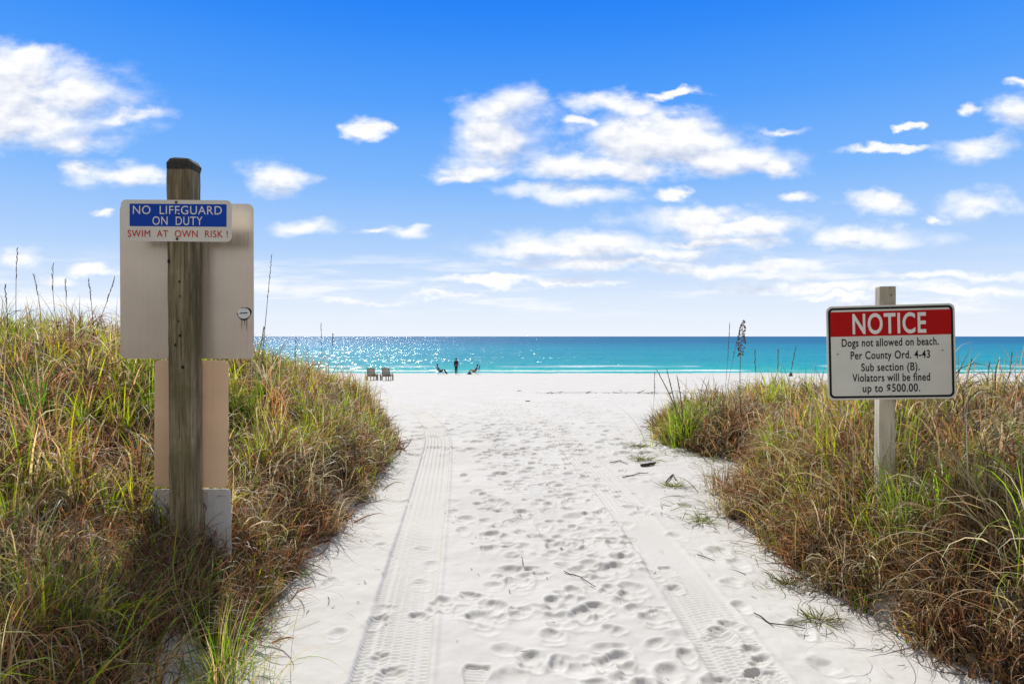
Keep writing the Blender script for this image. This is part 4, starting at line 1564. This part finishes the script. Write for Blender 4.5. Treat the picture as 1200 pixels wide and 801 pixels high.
def figure(joint, label, cloth_top, cloth_leg, facing, hairback, foot_d):
    """joint: dict of named 3-D joints; one continuous body, clothes grown on the same bones"""
    J = joint
    names = ['pelvis', 'waist', 'chest', 'neck', 'chin', 'crown', 'nose',
             'sh_l', 'el_l', 'wr_l', 'ha_l', 'sh_r', 'el_r', 'wr_r', 'ha_r',
             'hip_l', 'kn_l', 'an_l', 'to_l', 'hip_r', 'kn_r', 'an_r', 'to_r']
    rad = dict(pelvis=(.15, .11), waist=(.13, .095), chest=(.165, .105), neck=.055, chin=(.07, .085), crown=(.078, .09), nose=.015,
               sh_l=.06, el_l=.042, wr_l=.03, ha_l=(.04, .02), sh_r=.06, el_r=.042, wr_r=.03, ha_r=(.04, .02),
               hip_l=.088, kn_l=.058, an_l=.04, to_l=(.042, .025), hip_r=.088, kn_r=.058, an_r=.04, to_r=(.042, .025))
    E = [('pelvis', 'waist'), ('waist', 'chest'), ('chest', 'neck'), ('neck', 'chin'), ('chin', 'crown'), ('chin', 'nose'),
         ('chest', 'sh_l'), ('sh_l', 'el_l'), ('el_l', 'wr_l'), ('wr_l', 'ha_l'), ('chest', 'sh_r'), ('sh_r', 'el_r'), ('el_r', 'wr_r'), ('wr_r', 'ha_r'),
         ('pelvis', 'hip_l'), ('hip_l', 'kn_l'), ('kn_l', 'an_l'), ('an_l', 'to_l'), ('pelvis', 'hip_r'), ('hip_r', 'kn_r'), ('kn_r', 'an_r'), ('an_r', 'to_r')]
    ix = {n_: i for i, n_ in enumerate(names)}
    e = empty('person', foot_d, label, 'person')
    skin_body('body', [(*J[n_], rad[n_]) for n_ in names], [(ix[a], ix[b]) for a, b in E], mat_skin, e)
    def cloth(nm, keep, grow_, mat):
        js, es, mp = [], [], {}
        for n_ in keep:
            mp[n_] = len(js)
            r_ = rad[n_]
            r_ = tuple(q + grow_ for q in r_) if isinstance(r_, tuple) else r_ + grow_
            js.append((*J[n_], r_))
        for a, b in E:
            if a in mp and b in mp:
                es.append((mp[a], mp[b]))
        skin_body(nm, js, es, mat, e)
    if cloth_top:
        cloth('shirt', cloth_top[0], .014, cloth_top[1])
    if cloth_leg:
        cloth('trousers', cloth_leg[0], .014, cloth_leg[1])
    head_hair(e, Vector(J['crown']) + Vector(hairback) * .012 + Vector((0, 0, .005)), .115, hairback)
    return e


# standing, looking out to sea
S = dict(pelvis=(0, 0, .93), waist=(0, .01, 1.10), chest=(0, 0, 1.33), neck=(0, 0, 1.48), chin=(0, .03, 1.57), crown=(0, .015, 1.66), nose=(0, .12, 1.60),
         sh_l=(-.17, 0, 1.40), el_l=(-.21, -.02, 1.12), wr_l=(-.17, .12, .93), ha_l=(-.14, .18, .90), sh_r=(.17, 0, 1.40), el_r=(.22, -.03, 1.12), wr_r=(.20, .06, .88), ha_r=(.19, .10, .80),
         hip_l=(-.085, 0, .86), kn_l=(-.075, .02, .48), an_l=(-.07, -.02, .07), to_l=(-.09, .15, .03), hip_r=(.085, 0, .86), kn_r=(.085, .02, .48), an_r=(.085, -.02, .07), to_r=(.12, .15, .03))
top_all = ['pelvis', 'waist', 'chest', 'neck', 'sh_l', 'el_l', 'wr_l', 'sh_r', 'el_r', 'wr_r']
leg_all = ['pelvis', 'hip_l', 'kn_l', 'an_l', 'hip_r', 'kn_r', 'an_r']
x, y, z = on_sand(534.5, 0, 76.5)
fg = figure(S, 'person in dark clothing standing at the water edge looking out to sea', (top_all, mat_wet), (leg_all, mat_wet), 1, (0, -1, 0), (x, y, z))
fg.rotation_euler = (0, 0, R(20))
fg.scale = (1.03, 1.03, 1.03)


def low_chair(px, d, face, label, mat):
    """folding low sling chair, side on; face = +1 looks right, -1 looks left"""
    x, y, z = on_sand(px, 0, d)
    e = empty('beach_chair', (x, y, z), label, 'beach chair')
    f = face
    for s in (-1, 1):
        bm = bmesh.new()
        yy_ = s * .27
        tube(bm, [(f * .42, yy_, .0), (f * .40, yy_, .24), (-f * .06, yy_, .20), (-f * .46, yy_, .86)], .016, 6)
        tube(bm, [(-f * .28, yy_, .0), (f * .02, yy_, .22), (f * .28, yy_, .40), (-f * .24, yy_, .48)], .014, 6)
        bm_obj('side_frame', bm, mat_tube, e)
    bm = bmesh.new()
    bar(bm, (f * .40, 0, .235), (-f * .06, 0, .195), .54, .012)
    bm_obj('seat', bm, mat, e)
    bm = bmesh.new()
    bar(bm, (-f * .07, 0, .21), (-f * .45, 0, .84), .54, .012)
    bm_obj('backrest', bm, mat, e)
    return e


def seated(f):
    """reclined on a low chair, facing f along X"""
    def P_(a, b, c): return (f * a, b, c)
    return dict(pelvis=P_(.02, 0, .34), waist=P_(-.08, 0, .50), chest=P_(-.20, 0, .70), neck=P_(-.28, 0, .86), chin=P_(-.25, 0, .95), crown=P_(-.27, 0, 1.04), nose=P_(-.155, 0, .97),
                sh_l=P_(-.22, .17, .77), el_l=P_(-.05, .24, .53), wr_l=P_(.18, .22, .50), ha_l=P_(.26, .20, .49), sh_r=P_(-.22, -.17, .77), el_r=P_(-.05, -.24, .53), wr_r=P_(.18, -.22, .50), ha_r=P_(.26, -.20, .49),
                hip_l=P_(.08, .09, .33), kn_l=P_(.50, .11, .52), an_l=P_(.80, .10, .08), to_l=P_(.93, .11, .03), hip_r=P_(.08, -.09, .33), kn_r=P_(.46, -.11, .56), an_r=P_(.70, -.10, .08), to_r=P_(.83, -.11, .03))


short_top = ['pelvis', 'waist', 'chest', 'sh_l', 'el_l', 'sh_r', 'el_r']
shorts = ['pelvis', 'hip_l', 'kn_l', 'hip_r', 'kn_r']
low_chair(515.5, 76.5, 1, 'low beach chair under the seated person in a pale blue shirt', mat_wet)
x, y, z = on_sand(515.5, 0, 76.5)
figure(seated(1), 'person in a pale blue shirt sitting low by the water facing right', (short_top, mat_paleblue), (leg_all, mat_wet), 1, (-1, 0, 0), (x, y, z))
low_chair(556.5, 76, -1, 'low blue sling beach chair right of the standing person', mat_dkblue)
x, y, z = on_sand(556.5, 0, 76)
figure(seated(-1), 'person in a dark blue top and orange shorts lounging by the water facing left', (short_top, mat_dkblue), (shorts, mat_orange), -1, (1, 0, 0), (x, y, z))
# furled beach umbrella planted at a slant behind the lounging person
x, y, z = on_sand(560, 0, 76.4)
um = empty('beach_umbrella', (x, y, z), 'dark furled beach umbrella planted at a slant beside the blue chair', 'umbrella')
bm = bmesh.new()
tube(bm, [(0, 0, -.2), (.12, 0, .5), (.26, 0, 1.2)], .014, 6)
bm_obj('pole', bm, mat_tube, um)
bm = bmesh.new()
tube(bm, [(.09, 0, .42), (.13, 0, .58), (.19, 0, .85), (.245, 0, 1.12)], [.03, .055, .05, .018], 8)
bm_obj('canopy', bm, mat_dkblue, um, True)


def bag(px, d, w, dep, h, mat, label, name='beach_bag'):
    x, y, z = on_sand(px, 0, d)
    e = empty(name, (x, y, z), label, 'bag')
    bm = bmesh.new()
    bmesh.ops.create_uvsphere(bm, u_segments=16, v_segments=10, radius=1)
    for v_ in bm.verts:
        c = v_.co
        k = 1 + .12 * math.sin(c.x * 5 + 1) * math.cos(c.y * 4)
        zz = c.z if c.z > 0 else c.z * .25
        v_.co = Vector((c.x * w / 2 * k, c.y * dep / 2 * k, max(-.03, zz * h * k)))
    bm_obj('bag_body', bm, mat, e, True)
    bm = bmesh.new()
    tube(bm, [(-w * .25, 0, h * .8), (-w * .18, 0, h * 1.15), (w * .18, 0, h * 1.15), (w * .25, 0, h * .8)], .02, 6)
    bm_obj('handle', bm, mat, e, True)
    return e


bag(550.5, 75.8, .45, .3, .2, mat_wet, 'flat black bag lying on the sand at the feet of the lounging person')
bag(927, 70, .42, .36, .36, mat_wet, 'dark round bundle on the beach behind the right dune')

# ------------------------------------------------------------------ marker pile in the sea
dm = 313.0
mk = empty('marker_pile', ((390 - 600) * dm / F, dm, SEA), 'thin reddish marker pile standing in the glittering sea', 'marker')
bm = bmesh.new()
tube(bm, [(0, 0, -2), (0.02, 0, 2.5), (.05, 0, 5.2)], [.20, .19, .17], 8)
bm_obj('pile', bm, simple('red_brown_pile', (.20, .07, .05), .8), mk)
bm = bmesh.new()
bbox(bm, -.25, .33, -.22, .22, 5.2, 5.6)
bm_obj('pile_cap', bm, mat_stalk, mk)
